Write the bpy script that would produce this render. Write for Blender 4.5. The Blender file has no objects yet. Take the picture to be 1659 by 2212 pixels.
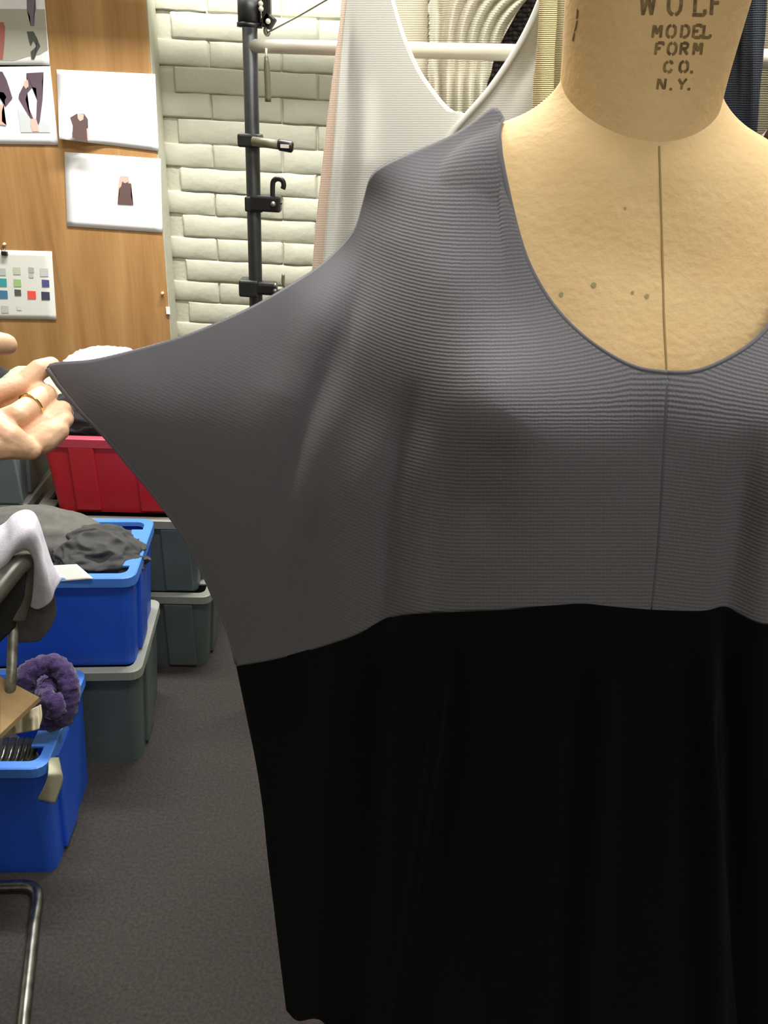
import bpy, bmesh, math, random
import numpy as np
from mathutils import Vector, Matrix, noise
from mathutils.bvhtree import BVHTree

# ------------------------------------------------------------------ camera, world, lights, exposure
S = bpy.context.scene
F, CX, CY, EYE = 1750.0, 829.5, 1106.0, 1.5            # focal length in pixels of the 1659 x 2212 frame
_d = np.array([-190.0, 3354.0, F]); _d /= np.linalg.norm(_d)
_up = -_d
_fh = np.array([0, 0, 1.0]) - _up * _up[2]; _fh /= np.linalg.norm(_fh)
_rt = np.cross(_fh, _up); _rt = _rt if _rt[0] > 0 else -_rt
MC = np.stack([_rt, _fh, _up])                          # camera (x right, y down, z forward) to world
cam = bpy.data.cameras.new('camera'); camo = bpy.data.objects.new('camera', cam)
S.collection.objects.link(camo); S.camera = camo
cam.sensor_fit = 'VERTICAL'; cam.sensor_height = 36.0; cam.lens = F * 36.0 / 2212.0
cam.clip_start = 0.02
_cr = MC @ np.array([1, 0, 0]); _cu = MC @ np.array([0, -1, 0]); _cb = MC @ np.array([0, 0, -1])
camo.matrix_world = Matrix(((_cr[0], _cu[0], _cb[0], 0), (_cr[1], _cu[1], _cb[1], 0), (_cr[2], _cu[2], _cb[2], EYE), (0, 0, 0, 1)))

w = bpy.data.worlds.new('world'); S.world = w; w.use_nodes = True
w.node_tree.nodes['Background'].inputs[0].default_value = (0.9, 0.92, 1.0, 1)
w.node_tree.nodes['Background'].inputs[1].default_value = 0.05

def area(name, loc, sx, sy, power, col=(1.0, 0.982, 0.94)):
    l = bpy.data.lights.new(name, 'AREA'); l.shape = 'RECTANGLE'; l.size = sx; l.size_y = sy
    l.energy = power; l.color = col
    o = bpy.data.objects.new(name, l); S.collection.objects.link(o); o.location = loc
    return o
LIGHTS = [('lamp_light_wall', (-0.35, 2.05, 2.60), 1.25, 0.10, 55), ('lamp_light_middle', (0.3, 0.95, 2.60), 1.25, 0.16, 25),
          ('lamp_light_rear', (0.3, -0.6, 2.60), 1.25, 0.16, 12)]
for n, l, sx, sy, p in LIGHTS:
    area(n, l, sx, sy, p)
S.view_settings.view_transform = 'Standard'; S.view_settings.look = 'None'
S.view_settings.gamma = 1.0; S.view_settings.exposure = 0.55; S.view_settings.use_curve_mapping = False
S.cycles.use_denoising = True

# ------------------------------------------------------------------ helpers
random.seed(7)
def P(px, py, Y):                                       # a point of the photograph at depth Y, in metres
    r = MC @ np.array([(px - CX) / F, (py - CY) / F, 1.0])
    p = r * (Y / r[1]); return Vector((p[0], p[1], p[2] + EYE))
def PZ(px, py, Z):
    r = MC @ np.array([(px - CX) / F, (py - CY) / F, 1.0])
    p = r * ((Z - EYE) / r[2]); return Vector((p[0], p[1], Z))
def Pn(px, py, Y):
    c = np.stack([(px - CX) / F, (py - CY) / F, np.ones_like(px)], -1) @ MC.T
    p = c * (Y / c[..., 1])[..., None]; p[..., 2] += EYE; return p
def proj(p):
    q = MC.T @ (np.array(p) - np.array([0, 0, EYE])); return (CX + F * q[0] / q[2], CY + F * q[1] / q[2])

def link(o, parent=None):
    S.collection.objects.link(o)
    if parent is not None: o.parent = parent
    return o
def obj(name, me, mat=None, parent=None, smooth=True):
    if isinstance(me, bmesh.types.BMesh):
        bm = me; me = bpy.data.meshes.new(name); bm.to_mesh(me); bm.free()
    o = bpy.data.objects.new(name, me)
    if mat is not None:
        me.materials.clear(); me.materials.append(mat)
    if smooth:
        me.polygons.foreach_set('use_smooth', [True] * len(me.polygons))
    return link(o, parent)
def tag(o, label, cat, group=None, kind=None):
    o['label'] = label; o['category'] = cat
    if group: o['group'] = group
    if kind: o['kind'] = kind
    return o
def struct(o):
    o['kind'] = 'structure'; return o
def thing(name, label, cat, loc=(0, 0, 0), rz=0.0, group=None):
    o = bpy.data.objects.new(name, None); link(o); o.location = loc; o.rotation_euler[2] = rz
    o.empty_display_size = 0.05
    return tag(o, label, cat, group)
def sub(o, levels=1):
    m = o.modifiers.new('subdivision', 'SUBSURF'); m.levels = levels; m.render_levels = levels; return o
def thick(o, t, off=0.0):
    m = o.modifiers.new('thickness', 'SOLIDIFY'); m.thickness = t; m.offset = off; return o
def bev(o, wd, seg=2):
    m = o.modifiers.new('bevel', 'BEVEL'); m.width = wd; m.segments = seg; m.limit_method = 'ANGLE'; return o
def rel(pts, o):
    return [Vector(p) - o for p in pts]

def catmull(pts, n):
    pts = [np.array(p, float) for p in pts]
    if len(pts) == 2: return np.array([pts[0] + (pts[1] - pts[0]) * t for t in np.linspace(0, 1, n)])
    q = [2 * pts[0] - pts[1]] + pts + [2 * pts[-1] - pts[-2]]
    dense = []
    for i in range(1, len(q) - 2):
        p0, p1, p2, p3 = q[i - 1:i + 3]
        for t in np.linspace(0, 1, 24, endpoint=False):
            dense.append(0.5 * (2 * p1 + (p2 - p0) * t + (2 * p0 - 5 * p1 + 4 * p2 - p3) * t * t + (3 * p1 - p0 - 3 * p2 + p3) * t ** 3))
    dense.append(pts[-1]); dense = np.array(dense)
    s = np.r_[0, np.cumsum(np.linalg.norm(np.diff(dense, axis=0), axis=1))]
    return np.stack([np.interp(np.linspace(0, s[-1], n), s, dense[:, k]) for k in range(dense.shape[1])], 1)

def bm_box(bm, c, s, rot=None, r=0.0):
    res = bmesh.ops.create_cube(bm, size=1.0)['verts']
    for v in res:
        v.co = Vector((v.co.x * s[0], v.co.y * s[1], v.co.z * s[2]))
        if rot is not None: v.co = rot @ v.co
        v.co += Vector(c)
    return res
def box(name, c, s, mat, parent=None, rot=None, bw=0.0):
    bm = bmesh.new(); bm_box(bm, c, s, rot)
    o = obj(name, bm, mat, parent, smooth=False)
    if bw: bev(o, bw)
    return o
def bm_tube(bm, pts, r, seg=12, n=None, flat=1.0):
    if n: pts = catmull(pts, n)
    pts = [Vector(p) for p in pts]; N = len(pts); rings = []
    t0 = (pts[1] - pts[0]).normalized()
    a = t0.cross(Vector((0, 0, 1)));  a = a.normalized() if a.length > 1e-3 else Vector((1, 0, 0))
    for i, p in enumerate(pts):
        t = (pts[min(i + 1, N - 1)] - pts[max(i - 1, 0)]).normalized()
        a = (a - t * a.dot(t)).normalized(); b = t.cross(a)
        rr = r(i / (N - 1)) if callable(r) else r
        rings.append([bm.verts.new(p + a * rr * math.cos(2 * math.pi * k / seg) + b * rr * flat * math.sin(2 * math.pi * k / seg)) for k in range(seg)])
    for i in range(N - 1):
        for k in range(seg):
            bm.faces.new((rings[i][k], rings[i][(k + 1) % seg], rings[i + 1][(k + 1) % seg], rings[i + 1][k]))
    bm.faces.new(rings[0][::-1]); bm.faces.new(rings[-1])
    bmesh.ops.recalc_face_normals(bm, faces=bm.faces)
def tube(name, pts, r, mat, parent=None, seg=12, n=None, flat=1.0):
    bm = bmesh.new(); bm_tube(bm, pts, r, seg, n, flat); return obj(name, bm, mat, parent)
def grid_mesh(name, V, uv=None):
    n, m = V.shape[:2]
    idx = np.arange(n * m).reshape(n, m)
    f = np.stack([idx[:-1, :-1], idx[:-1, 1:], idx[1:, 1:], idx[1:, :-1]], -1).reshape(-1, 4)
    me = bpy.data.meshes.new(name); me.from_pydata(V.reshape(-1, 3).tolist(), [], f.tolist())
    if uv is not None:
        l = me.uv_layers.new(name='UVMap')
        li = np.zeros(len(me.loops), dtype=np.int32); me.loops.foreach_get('vertex_index', li)
        l.data.foreach_set('uv', uv.reshape(-1, 2)[li].astype(np.float32).ravel())
    return me
def coons(top, bottom, left, right):
    """top/bottom: n points left to right; left/right: m points top to bottom -> (m, n, k)"""
    n, m = len(top), len(left)
    u = np.linspace(0, 1, n)[None, :, None]; v = np.linspace(0, 1, m)[:, None, None]
    a = (1 - v) * top[None] + v * bottom[None]; b = (1 - u) * left[:, None] + u * right[:, None]
    c = (1 - u) * (1 - v) * top[0] + u * (1 - v) * top[-1] + (1 - u) * v * bottom[0] + u * v * bottom[-1]
    return a + b - c
def rbf(ctrl, smooth=1e-4):
    c = np.array(ctrl, float); xy = c[:, :2] / 1000.0; z = c[:, 2]; n = len(c)
    def ph(r2): return np.where(r2 > 1e-12, r2 * np.log(np.maximum(r2, 1e-12)), 0.0)
    K = ph(((xy[:, None] - xy[None]) ** 2).sum(-1)) + smooth * np.eye(n); A = np.c_[np.ones(n), xy]
    M = np.block([[K, A], [A.T, np.zeros((3, 3))]])
    w_ = np.linalg.solve(M, np.r_[z, 0, 0, 0])
    def f(px, py):
        q = np.stack([px, py], -1) / 1000.0
        r2 = ((q[..., None, :] - xy) ** 2).sum(-1)
        return ph(r2) @ w_[:n] + w_[n] + q[..., 0] * w_[n + 1] + q[..., 1] * w_[n + 2]
    return f
def pdist(px, py, line):
    best = np.full(px.shape, 1e9); tt = np.zeros(px.shape); L = len(line) - 1
    for i in range(L):
        (x0, y0), (x1, y1) = line[i], line[i + 1]; dx, dy = x1 - x0, y1 - y0
        t = np.clip(((px - x0) * dx + (py - y0) * dy) / (dx * dx + dy * dy), 0, 1)
        dd = np.hypot(px - x0 - t * dx, py - y0 - t * dy); k = dd < best
        best = np.where(k, dd, best); tt = np.where(k, (i + t) / L, tt)
    return best, tt
def folds(px, py, lst):
    out = np.zeros(px.shape)
    for line, amp, wd in lst:
        dd, t = pdist(px, py, line); out += amp * np.exp(-(dd / wd) ** 2) * (np.clip(t / 0.35, 0, 1) ** 2 * (3 - 2 * np.clip(t / 0.35, 0, 1)) * (1.0 if line[-1][1] > 1300 else np.clip((1 - t) / 0.35, 0, 1)))
    return out

# ------------------------------------------------------------------ materials
MATS = {}
def mat(name, col, rough=0.7, metal=0.0, vary=0.0, scale=20.0, bump=0.0, bscale=200.0, sheen=0.0, spec=0.5, col2=None, detail=4.0, sss=0.0):
    if name in MATS: return MATS[name]
    m = bpy.data.materials.new(name); m.use_nodes = True; nt = m.node_tree; N = nt.nodes; L = nt.links
    b = N['Principled BSDF']; b.inputs['Base Color'].default_value = (*col, 1); b.inputs['Roughness'].default_value = rough
    b.inputs['Metallic'].default_value = metal; b.inputs['Specular IOR Level'].default_value = spec
    if sheen: b.inputs['Sheen Weight'].default_value = sheen; b.inputs['Sheen Roughness'].default_value = 0.5
    if sss:
        b.inputs['Subsurface Weight'].default_value = sss; b.inputs['Subsurface Radius'].default_value = (0.012, 0.004, 0.002)
        b.inputs['Subsurface Scale'].default_value = 0.6
    tc = N.new('ShaderNodeTexCoord')
    if vary or col2:
        n = N.new('ShaderNodeTexNoise'); n.inputs['Scale'].default_value = scale; n.inputs['Detail'].default_value = detail
        L.new(tc.outputs['Object'], n.inputs['Vector'])
        r = N.new('ShaderNodeValToRGB'); r.color_ramp.elements[0].position = 0.3; r.color_ramp.elements[1].position = 0.7
        c2 = col2 if col2 else tuple(min(1, c * (1 + vary)) for c in col)
        c1 = col if col2 else tuple(c * (1 - vary) for c in col)
        r.color_ramp.elements[0].color = (*c1, 1); r.color_ramp.elements[1].color = (*c2, 1)
        L.new(n.outputs['Fac'], r.inputs['Fac']); L.new(r.outputs['Color'], b.inputs['Base Color'])
    if bump:
        n2 = N.new('ShaderNodeTexNoise'); n2.inputs['Scale'].default_value = bscale; n2.inputs['Detail'].default_value = 3.0
        L.new(tc.outputs['Object'], n2.inputs['Vector'])
        bp = N.new('ShaderNodeBump'); bp.inputs['Strength'].default_value = bump; bp.inputs['Distance'].default_value = 0.002
        L.new(n2.outputs['Fac'], bp.inputs['Height']); L.new(bp.outputs['Normal'], b.inputs['Normal'])
    MATS[name] = m; return m
def knit(name, col, strength=0.6, contrast=0.35, wale=0.5, fuzz=0.15, rough=0.95, sheen=0.15, relief=False, spec=0.15):
    """UV in stitch units: v counts courses, u counts wales"""
    m = bpy.data.materials.new(name); m.use_nodes = True; nt = m.node_tree; N = nt.nodes; L = nt.links
    b = N['Principled BSDF']; b.inputs['Roughness'].default_value = rough; b.inputs['Specular IOR Level'].default_value = spec
    b.inputs['Sheen Weight'].default_value = sheen; b.inputs['Sheen Roughness'].default_value = 0.6
    def mth(op, a, bb=None):
        n = N.new('ShaderNodeMath'); n.operation = op
        for i, x in enumerate((a, bb)):
            if x is None: continue
            if isinstance(x, (int, float)): n.inputs[i].default_value = x
            else: L.new(x, n.inputs[i])
        return n.outputs[0]
    uv = N.new('ShaderNodeTexCoord'); nz = N.new('ShaderNodeTexNoise'); nz.inputs['Scale'].default_value = 0.35; nz.inputs['Detail'].default_value = 3
    L.new(uv.outputs['UV'], nz.inputs['Vector'])
    sp = N.new('ShaderNodeSeparateXYZ'); L.new(uv.outputs['UV'], sp.inputs[0])
    wob = mth('MULTIPLY', mth('SUBTRACT', nz.outputs['Fac'], 0.5), 0.35)
    vv = mth('ADD', sp.outputs[1], wob); uu = mth('ADD', sp.outputs[0], wob)
    cv = mth('ADD', mth('MULTIPLY', mth('SINE', mth('MULTIPLY', vv, 2 * math.pi)), 0.5), 0.5)
    cu = mth('ADD', mth('MULTIPLY', mth('SINE', mth('MULTIPLY', uu, 2 * math.pi)), 0.5), 0.5)
    h = mth('ADD', mth('MULTIPLY', cv, 1.0 - wale * 0.5), mth('MULTIPLY', mth('MULTIPLY', cu, cv), wale))
    nf = N.new('ShaderNodeTexNoise'); nf.inputs['Scale'].default_value = 1.6; nf.inputs['Detail'].default_value = 2
    L.new(uv.outputs['UV'], nf.inputs['Vector'])
    h = mth('ADD', h, mth('MULTIPLY', mth('SUBTRACT', nf.outputs['Fac'], 0.5), fuzz * 3))
    if relief:                                           # how open the stitch is: stretched flat on the sleeve
        at = N.new('ShaderNodeAttribute'); at.attribute_name = 'relief'
        h = mth('ADD', mth('MULTIPLY', mth('SUBTRACT', h, 0.5), at.outputs['Fac']), 0.5)
    r = N.new('ShaderNodeValToRGB'); L.new(h, r.inputs['Fac'])
    r.color_ramp.elements[0].color = (*[c * (1 - contrast) for c in col], 1)
    r.color_ramp.elements[1].color = (*[min(1, c * (1 + contrast)) for c in col], 1)
    L.new(r.outputs['Color'], b.inputs['Base Color'])
    bp = N.new('ShaderNodeBump'); bp.inputs['Strength'].default_value = strength; bp.inputs['Distance'].default_value = 0.0012
    L.new(h, bp.inputs['Height']); L.new(bp.outputs['Normal'], b.inputs['Normal'])
    return m
def wood(name, c1, c2, c3):
    m = bpy.data.materials.new(name); m.use_nodes = True; nt = m.node_tree; N = nt.nodes; L = nt.links
    b = N['Principled BSDF']; b.inputs['Roughness'].default_value = 0.6; b.inputs['Specular IOR Level'].default_value = 0.3
    tc = N.new('ShaderNodeTexCoord'); mp = N.new('ShaderNodeMapping'); mp.inputs['Scale'].default_value = (9, 9, 0.9)
    L.new(tc.outputs['Object'], mp.inputs[0])
    n = N.new('ShaderNodeTexNoise'); n.inputs['Scale'].default_value = 1.6; n.inputs['Detail'].default_value = 6; n.inputs['Distortion'].default_value = 0.6
    L.new(mp.outputs[0], n.inputs['Vector'])
    mp2 = N.new('ShaderNodeMapping'); mp2.inputs['Scale'].default_value = (90, 90, 4); L.new(tc.outputs['Object'], mp2.inputs[0])
    n2 = N.new('ShaderNodeTexNoise'); n2.inputs['Scale'].default_value = 1.5; n2.inputs['Detail'].default_value = 3; L.new(mp2.outputs[0], n2.inputs['Vector'])
    mx = N.new('ShaderNodeMath'); mx.operation = 'MULTIPLY_ADD'; mx.inputs[1].default_value = 0.25
    L.new(n2.outputs['Fac'], mx.inputs[0]); L.new(n.outputs['Fac'], mx.inputs[2])
    r = N.new('ShaderNodeValToRGB'); e = r.color_ramp.elements; e[0].position = 0.42; e[1].position = 0.8
    e[0].color = (*c1, 1); e[1].color = (*c3, 1); k = e.new(0.62); k.color = (*c2, 1)
    L.new(mx.outputs[0], r.inputs['Fac']); L.new(r.outputs['Color'], b.inputs['Base Color'])
    return m

M_BRICK = mat('painted_brick', (0.50, 0.50, 0.40), 0.6, vary=0.05, scale=6, bump=0.8, bscale=38)
M_MORTAR = mat('painted_mortar', (0.48, 0.475, 0.37), 0.7, bump=0.6, bscale=90)
M_WALL = mat('painted_wall', (0.62, 0.60, 0.48), 0.7, bump=0.2, bscale=40)
M_CEIL = mat('ceiling_paint', (0.7, 0.68, 0.6), 0.8)
M_FLOOR = mat('grey_carpet', (0.026, 0.022, 0.020), 0.95, col2=(0.050, 0.043, 0.039), scale=160, bump=0.8, bscale=450, detail=3)
M_WOOD = wood('plywood', (0.34, 0.175, 0.062), (0.44, 0.24, 0.09), (0.52, 0.30, 0.12))
M_PAPER = mat('white_paper', (0.92, 0.92, 0.94), 0.7)
M_CARD = mat('cream_card', (0.84, 0.85, 0.80), 0.7)
M_BLACK = mat('black_metal', (0.018, 0.02, 0.02), 0.42, vary=0.2, scale=60)
M_BLKPL = mat('black_plastic', (0.012, 0.012, 0.013), 0.35)
M_WHITEM = mat('cream_enamel', (0.74, 0.70, 0.58), 0.35)
M_STEEL = mat('dull_steel', (0.35, 0.35, 0.30), 0.4, metal=0.8)
M_CHROME = mat('worn_chrome', (0.28, 0.28, 0.265), 0.30, metal=1.0, vary=0.35, scale=45)
M_OLIVE = mat('olive_metal', (0.20, 0.19, 0.13), 0.45, metal=0.3)
M_FORM = mat('linen_form', (0.69, 0.465, 0.22), 0.85, col2=(0.77, 0.55, 0.28), scale=14, bump=0.35, bscale=160, detail=6)
M_FORMSEAM = mat('form_seam', (0.36, 0.25, 0.10), 0.9)
M_INK = mat('stencil_ink', (0.10, 0.070, 0.030), 0.8, col2=(0.30, 0.20, 0.085), scale=260)
M_GREY = knit('grey_knit', (0.113, 0.110, 0.121), 0.30, 0.12, 0.6, fuzz=0.28, relief=True)
M_GREYB = knit('grey_knit_back', (0.16, 0.14, 0.165), 0.2, 0.1, 0.45)
M_NAVYBLK = knit('black_knit', (0.0016, 0.0023, 0.0034), 0.2, 0.2, 0.6, sheen=0.015, spec=0.08)
M_SKIN = mat('skin', (0.74, 0.46, 0.29), 0.5, vary=0.10, scale=50, bump=0.15, bscale=300, sss=0.15)
M_GOLD = mat('gold', (0.85, 0.60, 0.22), 0.18, metal=1.0)

# ------------------------------------------------------------------ the room
def plane_box(name, lo, hi, m):
    lo, hi = Vector(lo), Vector(hi); return struct(box(name, (lo + hi) / 2, hi - lo, m))
WY = 2.70
plane_box('floor', (-2.6, -2.6, -0.06), (2.8, WY + 0.12, 0), M_FLOOR)
plane_box('ceiling', (-2.6, -2.6, 2.75), (2.8, WY + 0.12, 2.85), M_CEIL)
plane_box('wall_left', (-2.72, -2.6, 0), (-2.6, WY, 2.75), M_WALL)
plane_box('wall_right', (2.8, -2.6, 0), (2.92, WY, 2.75), M_WALL)
plane_box('wall_front', (-2.6, -2.72, 0), (2.8, -2.6, 2.75), M_WALL)
wall = plane_box('wall_back', (-2.6, WY + 0.0075, 0), (2.8, WY + 0.13, 2.75), M_MORTAR)
# single painted bricks, slumped and lumpy, joints recessed
COURSE, PITCH = 0.0690, 0.213
BV = []
for k in range(7):
    rnd = random.Random(100 + k); bm = bmesh.new()
    L2, H2 = 0.1048, 0.0334; rows = []
    XS = [-L2, -L2 + .006, -.06, -.02, .02, .06, L2 - .006, L2]; ZS = [-H2, -H2 + .005, 0.0, H2 - .005, H2]; nx, nz = 8, 5
    for j in range(nz):
        row = []
        for i in range(nx):
            x = XS[i]; z = ZS[j]
            e = (i in (0, nx - 1)) or (j in (0, nz - 1))
            y = rnd.uniform(-0.0009, 0.0009) + (0.0030 if e else 0.0)
            row.append(bm.verts.new((x + (rnd.uniform(-.002, .002) if e else 0), y, z + rnd.uniform(-.0018, .0018))))
        rows.append(row)
    for j in range(nz - 1):
        for i in range(nx - 1): bm.faces.new((rows[j][i], rows[j][i + 1], rows[j + 1][i + 1], rows[j + 1][i]))
    rim = rows[0] + [r[-1] for r in rows[1:]] + rows[-1][-2::-1] + [r[0] for r in rows[-2:0:-1]]
    back = [bm.verts.new((v.co.x, 0.03, v.co.z)) for v in rim]
    for i in range(len(rim)): bm.faces.new((rim[i], back[i], back[(i + 1) % len(rim)], rim[(i + 1) % len(rim)]))
    bmesh.ops.recalc_face_normals(bm, faces=bm.faces)
    me = bpy.data.meshes.new('brick'); bm.to_mesh(me); bm.free(); me.materials.append(M_BRICK)
    me.polygons.foreach_set('use_smooth', [True] * len(me.polygons)); BV.append(me)
rb = random.Random(5)
for j in range(24):
    z = 0.116 + j * COURSE
    for i in range(12):
        x = -0.80 + i * PITCH + (0.5 * PITCH if j % 2 else 0)
        if x < -0.70: continue                               # behind the board
        o = bpy.data.objects.new('brick', BV[rb.randrange(7)]); link(o, wall)
        o.location = (x, WY + rb.uniform(-0.002, 0.002), z); o.rotation_euler = (rb.uniform(-.02, .02), rb.uniform(-.008, .008), rb.uniform(-.012, .012))

# plywood board fixed to the wall
board = box('plywood_board', (-1.558, WY - 0.0455, 1.30), (1.646, 0.079, 2.60), M_WOOD, bw=0.003)
tag(board, 'brown wood-grain plywood board on the brick wall behind the pinned sheets', 'board')
BY = WY - 0.0850
box('edge_strip', (-0.7335, WY - 0.0455, 1.30), (0.003, 0.078, 2.598), M_BRICK, board)
# unseen pipe, added to cast the shadow band across wall and board
o = struct(tube('shadow_pipe_1', [(-2.6, 2.36, 2.070), (2.8, 2.36, 2.070)], 0.031, M_WALL, seg=16))
# fluorescent fixtures of the room
for n, l, sx, sy, p in LIGHTS:
    t = thing('ceiling_light', {'lamp_light_wall': 'long fluorescent ceiling light over the pinned sheets', 'lamp_light_middle': 'long fluorescent ceiling light over the dress form',
              'lamp_light_rear': 'long fluorescent ceiling light behind the photographer'}[n], 'ceiling light', (l[0], l[1], 2.75), 0, 'fluorescent ceiling lights')
    box('housing', (0, 0, -0.05), (1.3, 0.2, 0.10), M_WHITEM, t, bw=0.006)
    for s in (-1, 1):
        tube('lamp_tube', [(-0.6, s * 0.05, -0.12), (0.6, s * 0.05, -0.12)], 0.013, mat('lamp_glass', (0.9, 0.9, 0.85), 0.3), t)

# ------------------------------------------------------------------ pinned sheets
def poly(name, pts2, frame, z, m, parent, n=None):
    """flat printed shape on a sheet: pts2 in photo pixels, laid on the board plane"""
    bm = bmesh.new(); vs = [bm.verts.new(P(x, y, frame - z)) for x, y in pts2]
    f = bm.faces.new(vs); bmesh.ops.triangulate(bm, faces=[f]); bmesh.ops.recalc_face_normals(bm, faces=bm.faces)
    return obj(name, bm, m, parent, smooth=False)
def sheet(name, label, cat, quad, m, curl=None, group=None):
    """quad: tl, tr, br, bl in photo pixels, on the board"""
    tl, tr, br, bl = [np.array(q, float) for q in quad]
    n = 14; t = np.linspace(0, 1, n)[:, None]
    G = coons(tl + (tr - tl) * t, bl + (br - bl) * t, tl + (bl - tl) * t, tr + (br - tr) * t)
    u = np.linspace(0, 1, n)[None, :]; v = np.linspace(0, 1, n)[:, None]
    Y = np.full((n, n), BY - 0.003)
    if curl is not None: Y = Y - curl(u, v)
    o = obj(name, grid_mesh(name, Pn(G[..., 0], G[..., 1], Y)), m); thick(o, 0.0006)
    return tag(o, label, cat, group)
def pm(name, c): return mat('print_' + name, c, 0.75)
PR = dict(grey=pm('grey', (0.47, 0.46, 0.39)), plum=pm('plum', (0.13, 0.085, 0.115)), dark=pm('dark', (0.085, 0.09, 0.08)), skin=pm('skin', (0.80, 0.50, 0.42)),
          red=pm('red', (0.42, 0.15, 0.12)), pale=pm('pale', (0.62, 0.66, 0.66)), violet=pm('violet', (0.21, 0.17, 0.21)), brown=pm('brown', (0.14, 0.085, 0.08)))
s1 = sheet('photo_sheet', 'white sheet of grey photos with a red figure, above the dark leggings', 'sheet',
           [(-130, -60), (92, -55), (108, 143), (-115, 146)], M_PAPER)
B1 = BY - 0.004
poly('photo_print', [(-120, 18), (97, 20), (103, 108), (85, 118), (60, 122), (30, 131), (0, 131), (-118, 128)], B1, 0, PR['grey'], s1)
poly('photo_figure', [(57, -30), (76, -30), (78, 20), (73, 34), (74, 56), (66, 56), (65, 36), (58, 22)], B1, .0008, PR['violet'], s1)
poly('photo_figure', [(58, 68), (72, 68), (80, 82), (87, 100), (80, 112), (74, 128), (68, 128), (66, 112), (79, 100), (72, 88), (66, 100), (62, 86)], B1, .0008, PR['dark'], s1)
poly('photo_figure', [(-20, 47), (8, 48), (11, 60), (9, 100), (6, 128), (-18, 128)], B1, .0008, PR['red'], s1)
s2 = sheet('photo_sheet', 'white sheet with photos of crossed legs in dark purple leggings', 'sheet',
           [(-120, 140), (108, 141), (126, 313), (-104, 310)], M_PAPER)
poly('photo_print', [(38, 235), (60, 250), (107, 268), (109, 286), (45, 286)], B1, .0005, PR['pale'], s2)
for leg in ([(57, 158), (94, 156), (91, 176), (92, 215), (86, 262), (83, 270), (78, 262), (80, 215), (78, 190), (70, 188), (59, 200), (55, 215), (72, 256), (66, 256), (40, 212), (41, 204), (50, 186), (60, 176)],
            [(-30, 152), (5, 155), (14, 172), (20, 190), (27, 212), (12, 230), (6, 224), (14, 210), (8, 200), (-10, 196), (-30, 190)]):
    poly('photo_figure', leg, B1, .001, PR['plum'], s2)
poly('photo_skin', [(53, 176), (60, 172), (62, 186), (56, 192), (51, 185)], B1, .0014, PR['skin'], s2)
poly('photo_skin', [(66, 257), (78, 256), (82, 270), (84, 284), (70, 284), (66, 268)], B1, .0014, PR['skin'], s2)
poly('photo_skin', [(0, 226), (8, 226), (4, 240), (4, 262), (14, 271), (-8, 268), (-10, 240)], B1, .0014, PR['skin'], s2)
s3 = sheet('photo_sheet', 'white sheet with a picture of a dark short-sleeved top, its lower corner curling up', 'sheet',
           [(122, 150), (335, 160), (343, 327), (128, 300)], M_PAPER,
           curl=lambda u, v: 0.040 * np.clip(1 - u * 2.0, 0, 1) ** 1.5 * np.clip((v - 0.35) / 0.65, 0, 1) ** 1.6)
B3 = BY - 0.004
C3 = B3 - 0.033
poly('photo_figure', [(151, 254), (165, 246), (173, 262), (182, 246), (190, 258), (188, 278), (190, 307), (170, 302), (156, 297), (157, 272)], C3, .003, PR['brown'], s3)
poly('photo_skin', [(167, 246), (181, 247), (180, 258), (173, 262), (168, 256)], C3, .0036, PR['skin'], s3)
poly('photo_skin', [(187, 278), (191, 276), (192, 303), (189, 304)], C3, .0036, PR['skin'], s3)
s4 = sheet('photo_sheet', 'white sheet with a small picture of a dark sleeveless dress, below the curling sheet', 'sheet',
           [(139, 328), (347, 343), (351, 503), (145, 489)], M_PAPER)
poly('photo_figure', [(262, 397), (270, 390), (277, 396), (283, 396), (285, 412), (283, 424), (288, 443), (254, 441), (258, 420), (258, 402)], B3, .0008, PR['brown'], s4)
poly('photo_skin', [(259, 381), (264, 390), (262, 402), (257, 408), (254, 440), (256, 400)], B3, .0012, PR['skin'], s4)
poly('photo_skin', [(258, 380), (278, 381), (279, 392), (270, 396), (262, 391)], B3, .0011, PR['skin'], s4)
s5 = sheet('colour_card', 'cream colour card with rows of small square swatches, clipped to the board', 'card',
           [(-130, 536), (112, 543), (122, 691), (-118, 688)], M_CARD)
SW = [((4, 587), 8, (0.55, 0.60, 0.60)), ((36, 585), 8, (0.60, 0.66, 0.52)), ((67, 583), 6, (0.5, 0.5, 0.42)), ((67, 595), 5, (0.6, 0.6, 0.52)), ((95, 588), 9, (0.67, 0.66, 0.69)),
      ((5, 610), 9, (0.05, 0.40, 0.41)), ((37, 611), 8, (0.38, 0.62, 0.26)), ((98, 612), 8, (0.10, 0.10, 0.30)), ((7, 636), 9, (0.07, 0.22, 0.40)),
      ((38, 632), 7, (0.10, 0.12, 0.09)), ((68, 637), 9, (0.95, 0.11, 0.08)), ((98, 639), 9, (0.06, 0.065, 0.10)), ((10, 668), 8, (0.60, 0.63, 0.56)), ((41, 665), 5, (0.78, 0.80, 0.74)),
      ((-24, 610), 9, (0.06, 0.45, 0.30)), ((-22, 636), 9, (0.30, 0.45, 0.62)), ((-20, 667), 8, (0.7, 0.72, 0.6))]
for i, ((x, y), r, c) in enumerate(SW):
    poly('swatch', [(x - r, y - r), (x + r, y - r + 1), (x + r + 1, y + r), (x - r + 1, y + r)], B1, .0006, pm('swatch%d' % i, c), s5)
def pin(label, px, py, m, r=0.006):
    p = P(px, py, BY); t = thing('push_pin', label, 'push pin', p)
    tube('pin_head', [(0, -0.004, 0), (0, -0.006, 0), (0, -0.014, 0)], lambda s: r * (1 - 0.45 * s), m, t)
    tube('pin_point', [(0, 0, 0), (0, -0.005, 0)], 0.0012, M_STEEL, t, seg=6)
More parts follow.
